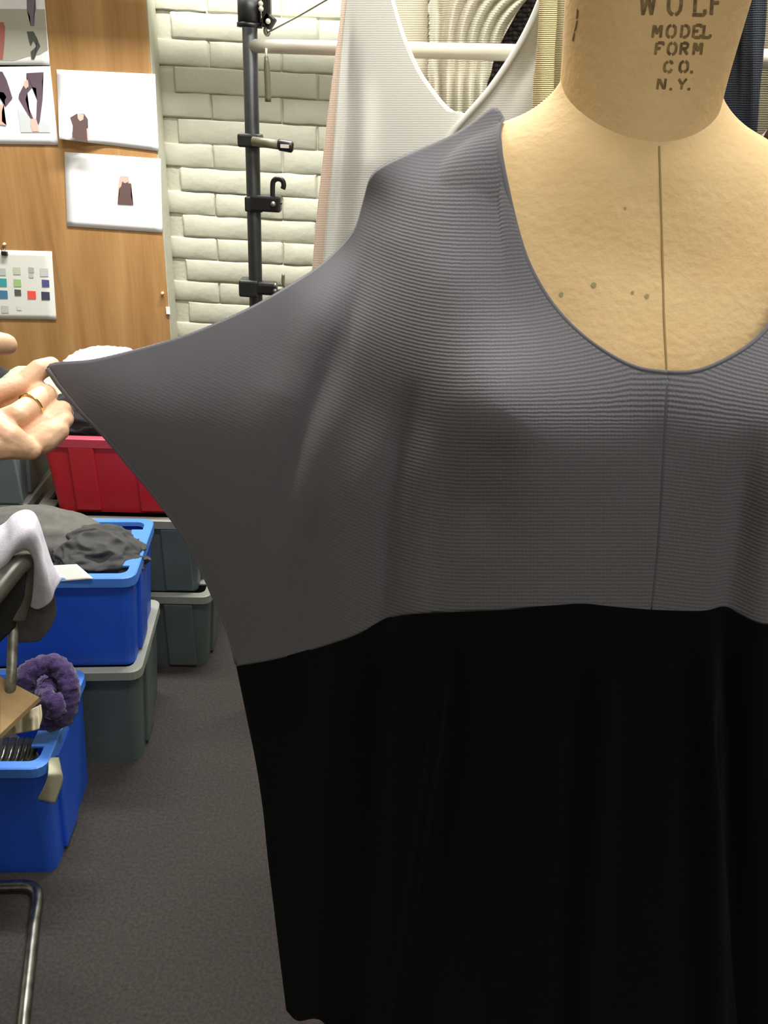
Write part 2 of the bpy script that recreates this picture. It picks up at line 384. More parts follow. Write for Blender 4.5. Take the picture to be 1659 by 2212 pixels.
pin('small tan push pin near the bare edge of the plywood board', 352, 633, mat('pin_tan', (0.72, 0.45, 0.28), 0.5))
pin('small tan push pin above the colour card', 11, 527, mat('pin_tan', (0.72, 0.45, 0.28), 0.5))
cl = thing('binder_clip', 'small black clip at the top edge of the colour card', 'clip', P(12, 545, BY))
box('clip_body', (0, -0.008, -0.002), (0.018, 0.012, 0.012), M_BLKPL, cl, bw=0.002)
tube('clip_wire', [(-0.006, -0.012, 0.002), (-0.005, -0.014, 0.012), (0.005, -0.014, 0.012), (0.006, -0.012, 0.002)], 0.001, M_STEEL, cl, seg=6)
o = box('paper_tag', P(363, 671, BY - 0.004), (0.013, 0.003, 0.024), M_PAPER, bw=0.0008)
tag(o, 'tiny white paper tag on the edge of the plywood board', 'tag')

# ------------------------------------------------------------------ garment rack with clamps
RL, RR = P(586, 101, 1.70), P(1095, 116, 1.42)
dirr = (RR - RL); dirr.z = 0; dirr.normalize(); RZ = (RL.z + RR.z) / 2
PX = P(545, 300, 1.705).x
post0 = Vector((PX, 1.705, 0))
rack = thing('garment_rack', 'black upright garment rack pole with clamps and a cream rail, before the brick wall', 'garment rack', post0)
tube('post', [(0, 0, 0.02), (0, 0, 2.0)], 0.0140, M_BLACK, rack, seg=16)
tube('lower_rail', [(0.0, 0, RZ), tuple(dirr * 0.05 + Vector((0, 0, RZ))), tuple(dirr * 1.5 + Vector((0, 0, RZ)))], 0.0115, M_WHITEM, rack, seg=14)
tube('top_rail', [(0, 0, 1.98), tuple(dirr * 1.5 + Vector((0, 0, 1.98)))], 0.0125, M_STEEL, rack, seg=14)
tube('post', [tuple(dirr * 1.5 + Vector((0, 0, 0.02))), tuple(dirr * 1.5 + Vector((0, 0, 2.0)))], 0.014, M_BLACK, rack, seg=16)
for e in (0, 1.5):
    q = dirr * e
    tube('foot', [tuple(q + Vector((0, 0, 0.001))), tuple(q + Vector((0, 0, 0.016))), tuple(q + Vector((0, 0, 0.03)))], lambda u: 0.045 - 0.03 * max(0, u - 0.4), M_BLACK, rack, seg=32)
def pz(py): return P(545, py, 1.705).z
RP = lambda px, py, dy=0.0: P(px, py, 1.705 + dy) - post0
# top clamp with screw, hook
c = tube('clamp', [(0, 0, pz(56)), (0, 0, pz(-8))], 0.0215, M_BLACK, rack, seg=16)
box('clamp_block', RP(576, 18, -0.01), (0.016, 0.022, 0.06), M_BLKPL, c, bw=0.003)
box('clamp_block', RP(580, 45, -0.01), (0.022, 0.022, 0.022), M_BLKPL, c, rot=Matrix.Rotation(math.radians(35), 3, 'Y'), bw=0.003)
for (x, y) in ((563, 8), (564, 19), (579, 46)):
    tube('screw', [RP(x, y, -0.012), RP(x, y, -0.026)], 0.0045, M_WHITEM, c, seg=10)
tube('hook', [RP(576, 55, -0.01), RP(573, 66, -0.01), RP(577, 75, -0.01), RP(581, 69, -0.01)], 0.0038, M_STEEL, c, n=14)
tube('clamp_band', [(0, 0, pz(60)), (0, 0, pz(50))], 0.0235, M_BLKPL, rack, seg=16)
# swing arm
c = box('clamp', RP(541, 303, 0), (0.044, 0.042, 0.024), M_BLACK, rack, bw=0.004)
tube('arm', [RP(546, 305, -0.03), RP(602, 313, -0.045)], 0.0085, M_OLIVE, c, seg=10)
tube('arm_end', [RP(599, 313, -0.045), RP(605, 313, -0.045), RP(628, 317, -0.05), RP(634, 318, -0.05)], lambda s: 0.0105 if 0.1 < s < 0.9 else 0.007, M_BLKPL, c, seg=12, n=10)
box('arm_slot', RP(615, 316, -0.060), (0.016, 0.003, 0.006), M_WHITEM, c)
# hook clamp
c = box('clamp', RP(575, 439, -0.005), (0.060, 0.030, 0.030), M_BLKPL, rack, bw=0.004)
box('clamp_band', RP(551, 440, 0), (0.036, 0.036, 0.028), M_BLACK, c, bw=0.003)
tube('hook', [RP(589, 428, -0.01), RP(589, 402, -0.01), RP(591, 391, -0.01), RP(600, 386, -0.01), RP(610, 390, -0.01), RP(613, 400, -0.01), RP(611, 408, -0.01)], 0.0050, M_BLKPL, c, n=26)
tube('screw', [RP(590, 441, -0.02), RP(590, 441, -0.030)], 0.005, M_STEEL, c, seg=10)
tube('lever', [RP(594, 447, -0.01), RP(609, 438, -0.01)], lambda s: 0.006 - 0.004 * s, M_BLKPL, c, seg=8)
# lower clamp
c = box('clamp', RP(540, 620, 0), (0.040, 0.045, 0.034), M_BLACK, rack, bw=0.004)
box('clamp_block', RP(577, 622, -0.01), (0.042, 0.030, 0.026), M_BLKPL, c, bw=0.006)
for (x, y) in ((594, 616), (594, 628)):
    tube('screw', [RP(x, y, -0.02), RP(x, y, -0.032)], 0.004, M_STEEL, c, seg=10)
tube('lever', [RP(612, 592, -0.01), RP(612, 612, -0.01), RP(622, 626, -0.01)], 0.0035, M_OLIVE, c, n=8, seg=8)
tube('lever', [RP(598, 630, -0.01), RP(622, 622, -0.01)], 0.004, M_OLIVE, c, seg=8)
# wire and hanging handle
t = tube('wire', [P(581, 69, 1.69), P(640, 38, 1.60), P(712, -4, 1.5), P(860, -90, 1.4)], 0.0014, M_STEEL, seg=6)
tag(t, 'thin grey wire running up from the hook of the top clamp', 'wire')
t = thing('hanging_handle', 'dark slim handle dangling from the cream rail beside the black pole', 'handle', P(575, 107, 1.665))
p0 = P(575, 107, 1.665)
tube('loop', [P(575, 104, 1.665) - p0, P(575, 130, 1.665) - p0], 0.0022, M_WHITEM, t, seg=8)
tube('grip', [P(575, 122, 1.665) - p0, P(576, 138, 1.665) - p0, P(578, 175, 1.665) - p0, P(579, 220, 1.665) - p0], lambda s: 0.0035 + 0.0022 * min(1, s * 4), M_OLIVE, t, n=10)

# ------------------------------------------------------------------ hanging garments
def cloth(name, top, bottom, left, right, Yf, fold, m, parent=None, nm=(60, 60), uvs=None, t=0.002):
    n, k = nm
    G = coons(catmull(top, n), catmull(bottom, n), catmull(left, k), catmull(right, k))
    x, y = G[..., 0], G[..., 1]
    Y = Yf(x, y) + (fold(x, y) if fold else 0)
    V = Pn(x, y, Y)
    uv = np.stack([x / (uvs or 6.0), y / (uvs or 6.0)], -1)
    if parent is not None: V = V - np.array(parent.location)
    o = obj(name, grid_mesh(name, V, uv), m, parent); thick(o, t); return o
K_WHITE = knit('white_knit', (0.64, 0.63, 0.57), 0.15, 0.04, 0.4, rough=0.9)
K_CREAM = knit('cream_rib', (0.62, 0.59, 0.47), 0.5, 0.10, 0.4)
K_PEACH = knit('peach_knit', (0.92, 0.72, 0.59), 0.2, 0.04, 0.4)
K_BUTTER = knit('butter_knit', (0.70, 0.56, 0.30), 0.8, 0.12, 0.3)
K_PALE = knit('pale_olive_knit', (0.58, 0.53, 0.32), 0.5, 0.10, 0.4)
K_DARK = knit('dark_crochet', (0.030, 0.022, 0.022), 1.0, 0.8, 0.9)
K_NAVY = knit('navy_knit', (0.030, 0.038, 0.055), 0.8, 0.25, 0.5)
K_STONE = knit('stone_knit', (0.40, 0.36, 0.24), 0.6, 0.10, 0.4)
const = lambda v: (lambda x, y: np.full(x.shape, v))

tank = thing('sleeveless_blouse', 'white wrap-front sleeveless knit top hanging beside the dress form neck', 'top', (0.0, 1.44, 1.2))
LF = [([(770, 60), (755, 250), (735, 450), (715, 620)], 0.012, 16), ([(762, 0), (748, 200), (728, 420), (708, 600)], 0.007, 9), ([(800, 150), (785, 350), (760, 520), (740, 800)], -0.014, 22),
      ([(860, 330), (840, 520), (830, 800)], 0.010, 25)]
cloth('front_panel', [(800, -420), (826, -420)], [(620, 1100), (1020, 1100)],
      [(800, -420), (778, -200), (754, -60), (748, 0), (734, 137), (720, 330), (704, 500), (690, 620), (620, 1100)],
      [(826, -420), (822, -200), (834, -60), (846, 0), (870, 80), (898, 145), (923, 185), (968, 239), (1011, 257), (1030, 420), (1020, 1100)],
      lambda x, y: 1.40 - 0.03 * np.clip((y + 50) / 400, 0, 1) - 0.03 * np.sin(np.clip((x - 740) / 280, 0, 1) * math.pi * 0.6),
      lambda x, y: folds(x, y, LF), K_WHITE, tank, (50, 120), 5.0)
cloth('front_panel', [(1180, -420), (1215, -420)], [(840, 1100), (1400, 1100)],
      [(1180, -420), (1184, -200), (1180, -60), (1168, 0), (1125, 92), (1062, 188), (1005, 254), (978, 286), (930, 360), (890, 560), (840, 1100)],
      [(1215, -420), (1260, -60), (1280, 100), (1300, 500), (1400, 1100)],
      lambda x, y: 1.345 + 0.03 * np.clip((x - 1080) / 200, 0, 1) ** 2,
      lambda x, y: folds(x, y, [([(1190, 0), (1150, 120), (1090, 260)], 0.008, 18)]), K_WHITE, tank, (50, 120), 5.0)
tube('neck_binding', [P(x, y, 1.372 if y > 60 else 1.39) - tank.location for x, y in [(822, -200), (834, -60), (846, 0), (870, 80), (898, 145), (923, 185), (968, 239), (1011, 257)]], 0.0042, K_WHITE, tank, n=40, seg=8)
tube('neck_binding', [P(x, y, 1.343) - tank.location for x, y in [(1184, -200), (1180, -60), (1168, 0), (1125, 92), (1062, 188), (1005, 254), (978, 286), (935, 355)]], 0.0050, K_WHITE, tank, n=50, seg=8)
tube('neck_binding', [P(x, y, 1.366) - tank.location for x, y in [(905, 195), (930, 232), (960, 268), (985, 290)]], 0.0026, K_WHITE, tank, n=16, seg=8)
# ribbed folds of the next top, in the V of the neck, behind the rail
def xi(x, y): return x - np.where(y < 100, ((100 - y) / 100.0) ** 1.5 * np.clip((x - 930) / 130, 0, 1.5) * 42, 0) + np.where(y > 100, (y - 100) * 0.02, 0)
ribt = cloth('ribbed_sweater', [(770, -330), (1300, -330)], [(800, 700), (1090, 700)], [(770, -330), (820, 0), (830, 100), (800, 700)],
      [(1300, -330), (1180, -60), (1128, 10), (1100, 55), (1078, 100), (1062, 150), (1050, 260), (1090, 700)], const(1.60),
      lambda x, y: np.where(xi(x, y) > 925, 0.012 * np.cos((xi(x, y) - 933) / 24.0 * 2 * math.pi), 0.012) * (1 - 0.6 * np.exp(-((y - 150) / 35.0) ** 2)) + folds(x, y, [([(948, -60), (950, 330)], 0.02, 6), ([(932, -60), (930, 60), (928, 250)], -0.014, 9)]),
      K_CREAM, None, (180, 90), 5.0)
tag(ribt, 'cream knit with deep curved rib folds behind the rail and white top', 'top')
dk = cloth('crochet_pullover', [(1020, -330), (1330, -330)], [(990, 700), (1290, 700)], [(1020, -330), (1010, 700)], [(1330, -330), (1290, 700)], const(1.66),
      lambda x, y: 0.004 * np.sin(x / 4.0) * np.sin(y / 4.5), K_DARK, None, (120, 160), 10.0)
tag(dk, 'dark brown openwork crochet knit showing behind the ribbed cream folds', 'top')
pe = cloth('knit_pullover', [(760, -380), (800, -380)], [(640, 1050), (840, 1050)], [(760, -380), (738, 0), (722, 137), (699, 330), (676, 560), (640, 1050)], [(800, -380), (815, 0), (830, 150), (840, 1050)],
      const(1.44), lambda x, y: 0.006 * np.cos((x + 0.1 * y - 742) / 13.0), K_PEACH, None, (60, 80), 5.0)
tag(pe, 'pale peach knit hanging behind the white top, a narrow strip of it showing', 'top')
bt = cloth('knit_cardigan', [(1175, -360), (1206, -360)], [(1130, 900), (1220, 900)], [(1175, -360), (1166, 0), (1158, 130), (1150, 240), (1130, 900)], [(1206, -360), (1203, 0), (1196, 240), (1220, 900)],
      lambda x, y: 1.24 + 0.00002 * (x - 1178 + 0.02 * y) ** 2, None, K_BUTTER, None, (24, 160), 4.5)
tag(bt, 'buttery cream knit edge hanging between the white top and the form neck', 'cardigan')
pl = cloth('knit_cardigan', [(1190, -360), (1420, -360)], [(1180, 900), (1400, 900)], [(1190, -360), (1185, 300), (1180, 900)], [(1420, -360), (1400, 900)], const(1.30),
      lambda x, y: folds(x, y, [([(1198, -300), (1197, 600)], 0.03, 10), ([(1228, -300), (1226, 600)], -0.012, 14)]), K_PALE, None, (50, 40), 5.0)
tag(pl, 'pale olive knit hanging directly behind the form neck', 'cardigan')
nv = cloth('knit_sweater', [(1480, -360), (1662, -360)], [(1440, 900), (1600, 900)], [(1480, -360), (1450, 300), (1440, 900)], [(1662, -360), (1656, 0), (1648, 120), (1636, 270), (1600, 900)], const(1.10),
      lambda x, y: folds(x, y, [([(1606, -200), (1592, 300)], 0.02, 12), ([(1632, -200), (1618, 300)], -0.012, 14)]), K_NAVY, None, (50, 60), 5.0)
tag(nv, 'dark navy knit hanging behind the form, right by its neck', 'sweater')
stn = cloth('knit_sweater', [(1560, -360), (1960, -360)], [(1540, 900), (1960, 900)], [(1560, -360), (1540, 900)], [(1960, -360), (1960, 900)], const(1.20),
      lambda x, y: 0.012 * np.cos((x - 1660) / 22.0), K_STONE, None, (80, 40), 5.0)
tag(stn, 'stone beige knit hanging beyond the navy one', 'sweater')

# ------------------------------------------------------------------ dress form
X0, YC = 0.174, 0.69
LV = [  # half width, front y, back y, z front, z side, z back
    (0.058, 0.633, 0.748, 1.483, 1.516, 1.510), (0.066, 0.626, 0.758, 1.472, 1.503, 1.499), (0.082, 0.615, 0.770, 1.456, 1.490, 1.488), (0.115, 0.602, 0.785, 1.432, 1.474, 1.474),
    (0.150, 0.586, 0.800, 1.403, 1.446, 1.440), (0.168, 0.566, 0.815, 1.373, 1.415, 1.402), (0.172, 0.541, 0.825, 1.335, 1.368, 1.355), (0.172, 0.524, 0.828, 1.295, 1.330, 1.310),
    (0.172, 0.512, 0.820, 1.225, 1.230, 1.230), (0.156, 0.520, 0.808, 1.150, 1.150, 1.150), (0.130, 0.545, 0.795, 1.060, 1.060, 1.060), (0.124, 0.555, 0.790, 1.000, 1.000, 1.000),
    (0.150, 0.545, 0.815, 0.920, 0.920, 0.920), (0.178, 0.535, 0.840, 0.820, 0.820, 0.820), (0.175, 0.540, 0.835, 0.720, 0.720, 0.720)]
lv = np.array(LV); sid = np.linspace(0, len(LV) - 1, 90)
def crom(col): return catmull(np.stack([np.arange(len(LV)), lv[:, col]], 1), 400)
cols = []
for kcol in range(6):
    cc = crom(kcol); cols.append(np.interp(sid, cc[:, 0], cc[:, 1]))
NS = 120
th = np.linspace(0, 2 * math.pi, NS, endpoint=False)
TV = np.zeros((len(sid), NS, 3))
for i in range(len(sid)):
    a, yf, yb, zf, zs, zb = [c_[i] for c_ in cols]
    cs, sn = np.cos(th), np.sin(th)
    x = a * cs
    y = np.where(sn < 0, YC + (YC - yf) * sn, YC + (yb - YC) * sn)
    z = zs + np.where(sn < 0, (zf - zs), (zb - zs)) * np.abs(sn) ** (0.75 + 1.15 * min(1.0, sid[i] / 2.2))
    for sgn in (-1, 1):
        bump = 0.026 * np.exp(-(((x - sgn * 0.085) / 0.055) ** 2 + ((z - 1.215) / 0.060) ** 2)) * (sn < 0)
        y = y - bump
    TV[i, :, 0], TV[i, :, 1], TV[i, :, 2] = X0 + x, y, z
def ring_mesh(V, name, cap_top=False, cap_bottom=True):
    n, m = V.shape[:2]; bm = bmesh.new()
    vs = [[bm.verts.new(V[i, k]) for k in range(m)] for i in range(n)]
    for i in range(n - 1):
        for k in range(m): bm.faces.new((vs[i][k], vs[i][(k + 1) % m], vs[i + 1][(k + 1) % m], vs[i + 1][k]))
    if cap_top: bm.faces.new(vs[0])
    if cap_bottom: bm.faces.new(vs[-1][::-1])
    bmesh.ops.recalc_face_normals(bm, faces=bm.faces); return bm
form0 = Vector((X0, YC, 0))
form = thing('dress_form', 'tan linen-covered dress form with stencilled neck, wearing the knit tunic', 'dress form', form0)
bm = ring_mesh(TV - np.array(form0), 'torso'); torso_bvh = BVHTree.FromBMesh(bm); obj('torso', bm, M_FORM, form)
# neck column, a little wider upward
nk = [(0.0610, 0.0620, 1.466), (0.0600, 0.0605, 1.480), (0.0595, 0.0590, 1.495), (0.0605, 0.0585, 1.52), (0.0630, 0.0600, 1.55), (0.0650, 0.0620, 1.575), (0.0660, 0.0640, 1.61), (0.0660, 0.0640, 1.66), (0.062, 0.060, 1.668)]
nk = catmull(nk, 40); NV = np.zeros((40, 96, 3)); tn = np.linspace(0, 2 * math.pi, 96, endpoint=False)
for i, (a, b, z) in enumerate(nk):
    NV[i, :, 0] = a * np.cos(tn); NV[i, :, 1] = b * np.sin(tn); NV[i, :, 2] = z + 0.012 * np.maximum(np.sin(tn), 0) * (i < 14)
bm = ring_mesh(NV, 'neck', True, True); neck_bvh = BVHTree.FromBMesh(bm); neck = obj('neck', bm, M_FORM, form)
tube('stand_pole', [(0, 0.06, 0.03), (0, 0.06, 0.74)], 0.016, M_BLACK, form, seg=14)
tube('stand_base', [(0, 0.06, 0.001), (0, 0.06, 0.018), (0, 0.06, 0.04)], lambda s: 0.20 * (1 - 0.75 * max(0, s - 0.4)), M_BLACK, form, seg=40)
eye = Vector((0, 0, EYE))
def on_form(px, py, off, bvhs):
    d = (P(px, py, 1.0) - eye).normalized(); best = None
    for b in bvhs:
        h = b.ray_cast(eye - form0, d)
        if h[0] is not None and (best is None or h[3] < best[3]): best = h
    if best is None: return None
    return best[0] + best[1] * off
# centre-front seam and shoulder ridge
seam = [on_form(x, y, -0.0004, [torso_bvh]) for x, y in [(1424, 316), (1426, 380), (1428, 450), (1430, 520), (1432, 600), (1434, 680), (1438, 760), (1441, 830)]]
tube('centre_seam', [p for p in seam if p], 0.0011, M_FORMSEAM, form, n=60, seg=6)
rg = [on_form(x, y, -0.001, [torso_bvh]) for x, y in [(1180, 212), (1150, 231), (1120, 246), (1096, 262)]]
rg = [p for p in rg if p]
if len(rg) > 1: tube('shoulder_ridge', rg, lambda s: 0.0028 - 0.0015 * s, M_FORM, form, n=20, seg=8)
# stains on the linen and a crack at the side of the neck
M_STAIN = mat('green_stain', (0.33, 0.31, 0.15), 0.9); M_CRACK = mat('dark_crack', (0.16, 0.10, 0.045), 0.9)
def spot(name, pts, m, par, bvhs):
    ps = [on_form(a, b, 0.0003, bvhs) for a, b in pts]
    if any(p is None for p in ps): return
    bm = bmesh.new(); bm.faces.new([bm.verts.new(p) for p in ps]); obj(name, bm, m, par, smooth=False)
for a, b, r_ in ((1282, 616, 6), (1366, 632, 3.5), (1397, 640, 5), (1212, 636, 5), (1350, 450, 3)):
    spot('stain', [(a + r_ * (1 + .25 * math.sin(3 * k)) * math.cos(k * math.pi / 5), b + r_ * math.sin(k * math.pi / 5)) for k in range(10)], M_STAIN, form, [torso_bvh])
for cr_ in ([(1247, 18), (1251, 24), (1249, 40), (1245, 42)], [(1246, 44), (1249, 46), (1245, 66), (1240, 70)], [(1240, 70), (1243, 72), (1240, 90), (1236, 88)]):
    spot('crack', cr_, M_CRACK, neck, [neck_bvh])
# stencilled lettering on the neck
GL = {'W': [[(0, 1), (.2, 0)], [(.2, 0), (.5, .85)], [(.5, .85), (.8, 0)], [(.8, 0), (1, 1)]],
      'O': [[(.42, 1), (.12, .85), (.05, .5), (.12, .15), (.42, 0)], [(.58, 1), (.88, .85), (.95, .5), (.88, .15), (.58, 0)]],
      'L': [[(.15, 1), (.15, .12)], [(0, 0), (.85, 0), (.85, .22)]], 'F': [[(.15, 0), (.15, 1)], [(.3, 1), (.9, 1), (.9, .8)], [(.3, .52), (.65, .52)]],
      'M': [[(.08, 0), (.08, 1)], [(.2, .95), (.5, .3)], [(.5, .3), (.8, .95)], [(.92, 0), (.92, 1)]],
      'D': [[(.12, 0), (.12, 1)], [(.34, 1), (.75, .9), (.93, .5), (.75, .1), (.34, 0)]], 'E': [[(.15, 0), (.15, 1)], [(.3, 1), (.9, 1), (.9, .82)], [(.3, .52), (.65, .52)], [(.3, 0), (.92, 0), (.92, .2)]],
      'R': [[(.12, 0), (.12, 1)], [(.3, 1), (.8, .95), (.86, .75), (.75, .54), (.3, .5)], [(.5, .44), (.92, 0)]], 'C': [[(.9, .75), (.75, .95), (.5, 1)], [(.36, .98), (.1, .8), (.05, .5), (.1, .2), (.36, .02)], [(.5, 0), (.75, .05), (.9, .25)]],
      'N': [[(.08, 0), (.08, 1)], [(.2, .95), (.8, .05)], [(.92, 0), (.92, 1)]], 'Y': [[(.05, 1), (.45, .5)], [(.95, 1), (.55, .5)], [(.5, .4), (.5, 0)]], '.': [[(.35, 0.0), (.65, 0.0)]]}
def stencil(text, xs, ytop, ybot, wl, wt):
    for chx, ch in zip(xs, text):
        bm = bmesh.new()
        for st in GL[ch]:
            pts = catmull(st, 8); pp = np.array([[chx + wl * (p[0] - .5) - (p[1] - .5) * -3, ybot + (ytop - ybot) * p[1]] for p in pts])
            tg = np.gradient(pp, axis=0); tg /= np.linalg.norm(tg, axis=1)[:, None] + 1e-9; nr = np.stack([-tg[:, 1], tg[:, 0]], 1) * wt / 2
            A = [on_form(*(q + k), 0.0005, [neck_bvh]) for q, k in zip(pp, nr)]; B = [on_form(*(q - k), 0.0005, [neck_bvh]) for q, k in zip(pp, nr)]
            if any(a is None for a in A + B): continue
            va = [bm.verts.new(a) for a in A]; vb = [bm.verts.new(b) for b in B]
            for i in range(len(va) - 1): bm.faces.new((va[i], va[i + 1], vb[i + 1], vb[i]))
        obj('letter', bm, M_INK, neck)
stencil('WOLF', [1400, 1458, 1512, 1548], -18, 31, 30, 7)
stencil('MODEL', [1420, 1450, 1480, 1505, 1527], 54, 80, 20, 5.5)
stencil('FORM', [1424, 1452, 1478, 1507], 92, 117, 19, 5.5)
stencil('CO.', [1444, 1477, 1495], 132, 155, 19, 5.5)
stencil('N.Y.', [1429, 1450, 1473, 1489], 170, 192, 18, 5.0)

# ------------------------------------------------------------------ the knit tunic
SL_TOP = [(103, 796), (118, 786), (200, 779), (300, 755), (400, 726), (480, 694), (550, 661), (620, 621), (690, 576), (740, 530), (770, 490), (788, 430), (800, 388), (815, 368)]
SHO = [(815, 368), (840, 353), (900, 327), (1000, 288), (1060, 254), (1074, 247)]
NECKL = [(1074, 247), (1088, 262), (1088, 330), (1096, 400), (1112, 480), (1141, 570), (1190, 655), (1250, 720), (1320, 770), (1380, 797), (1441, 806)]
HEM_L = [(103, 796), (125, 830), (150, 860), (180, 895), (225, 940), (280, 1005), (330, 1065), (375, 1125), (410, 1180), (445, 1250), (470, 1310), (495, 1370), (512, 1438)]
SEAM_L = [(512, 1438), (600, 1422), (700, 1395), (770, 1370), (840, 1336), (900, 1325), (1000, 1320), (1100, 1315), (1200, 1308), (1260, 1305), (1330, 1312), (1406, 1318)]
CF = [(1441, 806), (1440, 830), (1433, 950), (1422, 1150), (1406, 1318)]
SIDE = [(512, 1438), (535, 1550), (555, 1650), (570, 1750), (580, 1850), (592, 1950), (605, 2060), (620, 2182)]
# depth of the front in control points
CT = [(1088, 262, .690), (1088, 330, .664), (1112, 480, .606), (1190, 655, .556), (1320, 770, .530), (1441, 806, .522),
      (805, 375, .700), (900, 326, .700), (1000, 288, .696), (1060, 256, .694), (900, 420, .660), (1000, 420, .640), (850, 520, .640), (960, 600, .576), (1080, 700, .535),
      (1080, 880, .482), (1000, 860, .500), (1200, 880, .492), (1080, 1000, .478), (1070, 1150, .487), (1060, 1310, .486), (1260, 1100, .488), (1260, 1305, .482),
      (1433, 950, .502), (1422, 1150, .490), (1406, 1318, .484), (880, 900, .545), (880, 1100, .530), (880, 1326, .520),
      (103, 796, .600), (300, 756, .628), (480, 694, .650), (620, 621, .668), (740, 530, .690), (788, 430, .700),
      (225, 940, .600), (330, 1065, .606), (445, 1250, .614), (512, 1438, .620), (350, 900, .608), (500, 850, .618), (500, 1050, .602), (640, 780, .625), (620, 1000, .592), (600, 1250, .594),
      (740, 700, .622), (720, 1000, .575), (720, 1390, .572), (780, 1200, .555),
      (555, 1650, .622), (580, 1850, .622), (620, 2182, .620), (700, 1650, .572), (740, 2000, .575), (760, 2200, .575), (900, 1650, .515), (900, 2000, .518), (900, 2240, .52),
      (1100, 1650, .482), (1100, 2000, .478), (1100, 2350, .475), (1406, 1650, .476), (1406, 2000, .470), (1406, 2450, .466)]
YF = rbf(CT + [(2840 - x, y, Y) for x, y, Y in CT if 1150 < x < 1400])
FOLD = [([(805, 500), (770, 640), (715, 800), (650, 960), (600, 1110), (565, 1260)], 0.0085, 26), ([(760, 540), (690, 690), (600, 860), (540, 1020)], -0.006, 46),
        ([(760, 760), (700, 930), (650, 1090), (625, 1280)], -0.006, 34), ([(900, 800), (868, 960), (846, 1150), (834, 1338)], 0.012, 24), ([(930, 900), (905, 1100), (900, 1325)], -0.005, 34),
        ([(820, 860), (775, 1050), (745, 1220), (735, 1385)], -0.007, 34), ([(700, 1050), (660, 1230), (650, 1405)], 0.006, 24),
        ([(1140, 920), (1080, 1000), (1050, 1090), (1045, 1200)], 0.008, 60)]
FOLD_R = [([(1640, 900), (1605, 1120), (1572, 1335)], 0.007, 34), ([(1680, 950), (1650, 1150), (1640, 1350)], -0.006, 34)]
FOLDB = [([(832, 1338), (815, 1480), (800, 1700), (770, 2200)], 0.016, 30), ([(735, 1380), (700, 1700), (680, 2200)], -0.009, 36),
         ([(962, 1330), (958, 1420), (940, 1600), (905, 1830), (880, 2000), (848, 2215)], -0.013, 11), ([(995, 1340), (985, 1600), (930, 2000), (900, 2215)], 0.008, 24),
         ([(1240, 1320), (1245, 1600), (1225, 1900), (1215, 2300)], 0.012, 34), ([(1310, 1330), (1305, 1600), (1285, 1900), (1260, 2300)], -0.008, 30)]
FOLDB_R = [([(1480, 1340), (1500, 1600), (1490, 2300)], 0.010, 40), ([(1570, 1335), (1580, 1600), (1590, 2300)], 0.010, 26), ([(1530, 1340), (1545, 1600), (1545, 2300)], -0.008, 24)]
SRC_T = torso_bvh
def push1(V, gap):
    out = V.copy(); flat = out.reshape(-1, 3); f0 = np.array(form0)
    for i in range(len(flat)):
        p = Vector(flat[i] - f0)
        if flat[i][2] < 0.80: continue
        h = SRC_T.find_nearest(p, 0.09)
        if h[0] is None or h[1].z < -0.8: continue
        dd = (p - h[0]).dot(h[1])
        if dd < gap: flat[i] = np.array(h[0] + h[1] * gap) + f0
    return out
def push(V, gap=0.004, keep_edges=True):
    """rest the cloth on the form: lift it clear, spreading each lift smoothly over the cloth around it"""
    D = push1(V, gap) - V
    for it in range(3):
        B = D.copy()
        for k in range(60):
            Pd = np.pad(B, ((1, 1), (1, 1), (0, 0)), mode='edge')
            B = (Pd[:-2, 1:-1] + Pd[2:, 1:-1] + Pd[1:-1, :-2] + Pd[1:-1, 2:]) / 4
        B[0] *= 0.3; D = push1(V + B, gap * 0.8) - V
    return V + D
tun = thing('knit_tunic', 'grey and black colour-blocked knit tunic with a wide batwing sleeve, on the dress form', 'tunic', form0)
tl = np.array(form0)
def seg(pts, n): return catmull(pts, n)
NA, NB, NCc, NR = 90, 36, 80, 150
top = np.r_[seg(SL_TOP, NA), seg(SHO, NB)[1:], seg(NECKL, NCc)[1:]]
botf = catmull(SEAM_L, 600)
n1, n2, n3 = NA, NB - 1, NCc - 1
bx_ = np.r_[np.linspace(512, 790, n1), np.linspace(790, 1010, n2 + 1)[1:], np.linspace(1010, 1406, n3 + 1)[1:]]
bottom = np.stack([bx_, np.interp(bx_, botf[:, 0], botf[:, 1])], 1)
G = coons(top, bottom, seg(HEM_L, NR), seg(CF, NR))
def course(px, py):
    c = py + 0.0011 * np.clip(1010 - px, 0, 200) ** 2 + 0.44 * np.clip(810 - px, 0, 900) + np.where(py < 900, 0.0010 * np.clip(px - 1060, 0, 300) ** 2 * np.clip((900 - py) / 300, 0, 1), 0)
    return c
def knit_uv(x, y): return np.stack([x / 8.3, course(x, y) / 8.0], -1)
x, y = G[..., 0], G[..., 1]
Yfr = YF(x, y) + folds(x, y, FOLD)
Vf = push(Pn(x, y, Yfr))
yoke = obj('front_yoke', grid_mesh('front_yoke', Vf - tl, knit_uv(x, y)), M_GREY, tun); thick(yoke, 0.0022)
def relief(o, r):
    a_ = o.data.attributes.new('relief', 'FLOAT', 'POINT'); a_.data.foreach_set('value', np.ascontiguousarray(r, dtype=np.float32).ravel())
relief(yoke, np.clip((x - 640) / 260, 0.12, 1.0) * np.maximum(np.clip(np.arange(NR)[:, None] / 22.0, 0.15, 1.0), np.clip((x - 1060) / 60, 0, 1)))
tube('sleeve_hem', list((Vf[:, 0] - tl)[::4]), 0.0020, M_GREY, tun, seg=8)
nkline = (Vf[0, n1 + n2 - 2:] - tl)
tube('neckline_edge', list(nkline[::2]), 0.0019, M_GREY, tun, seg=8)
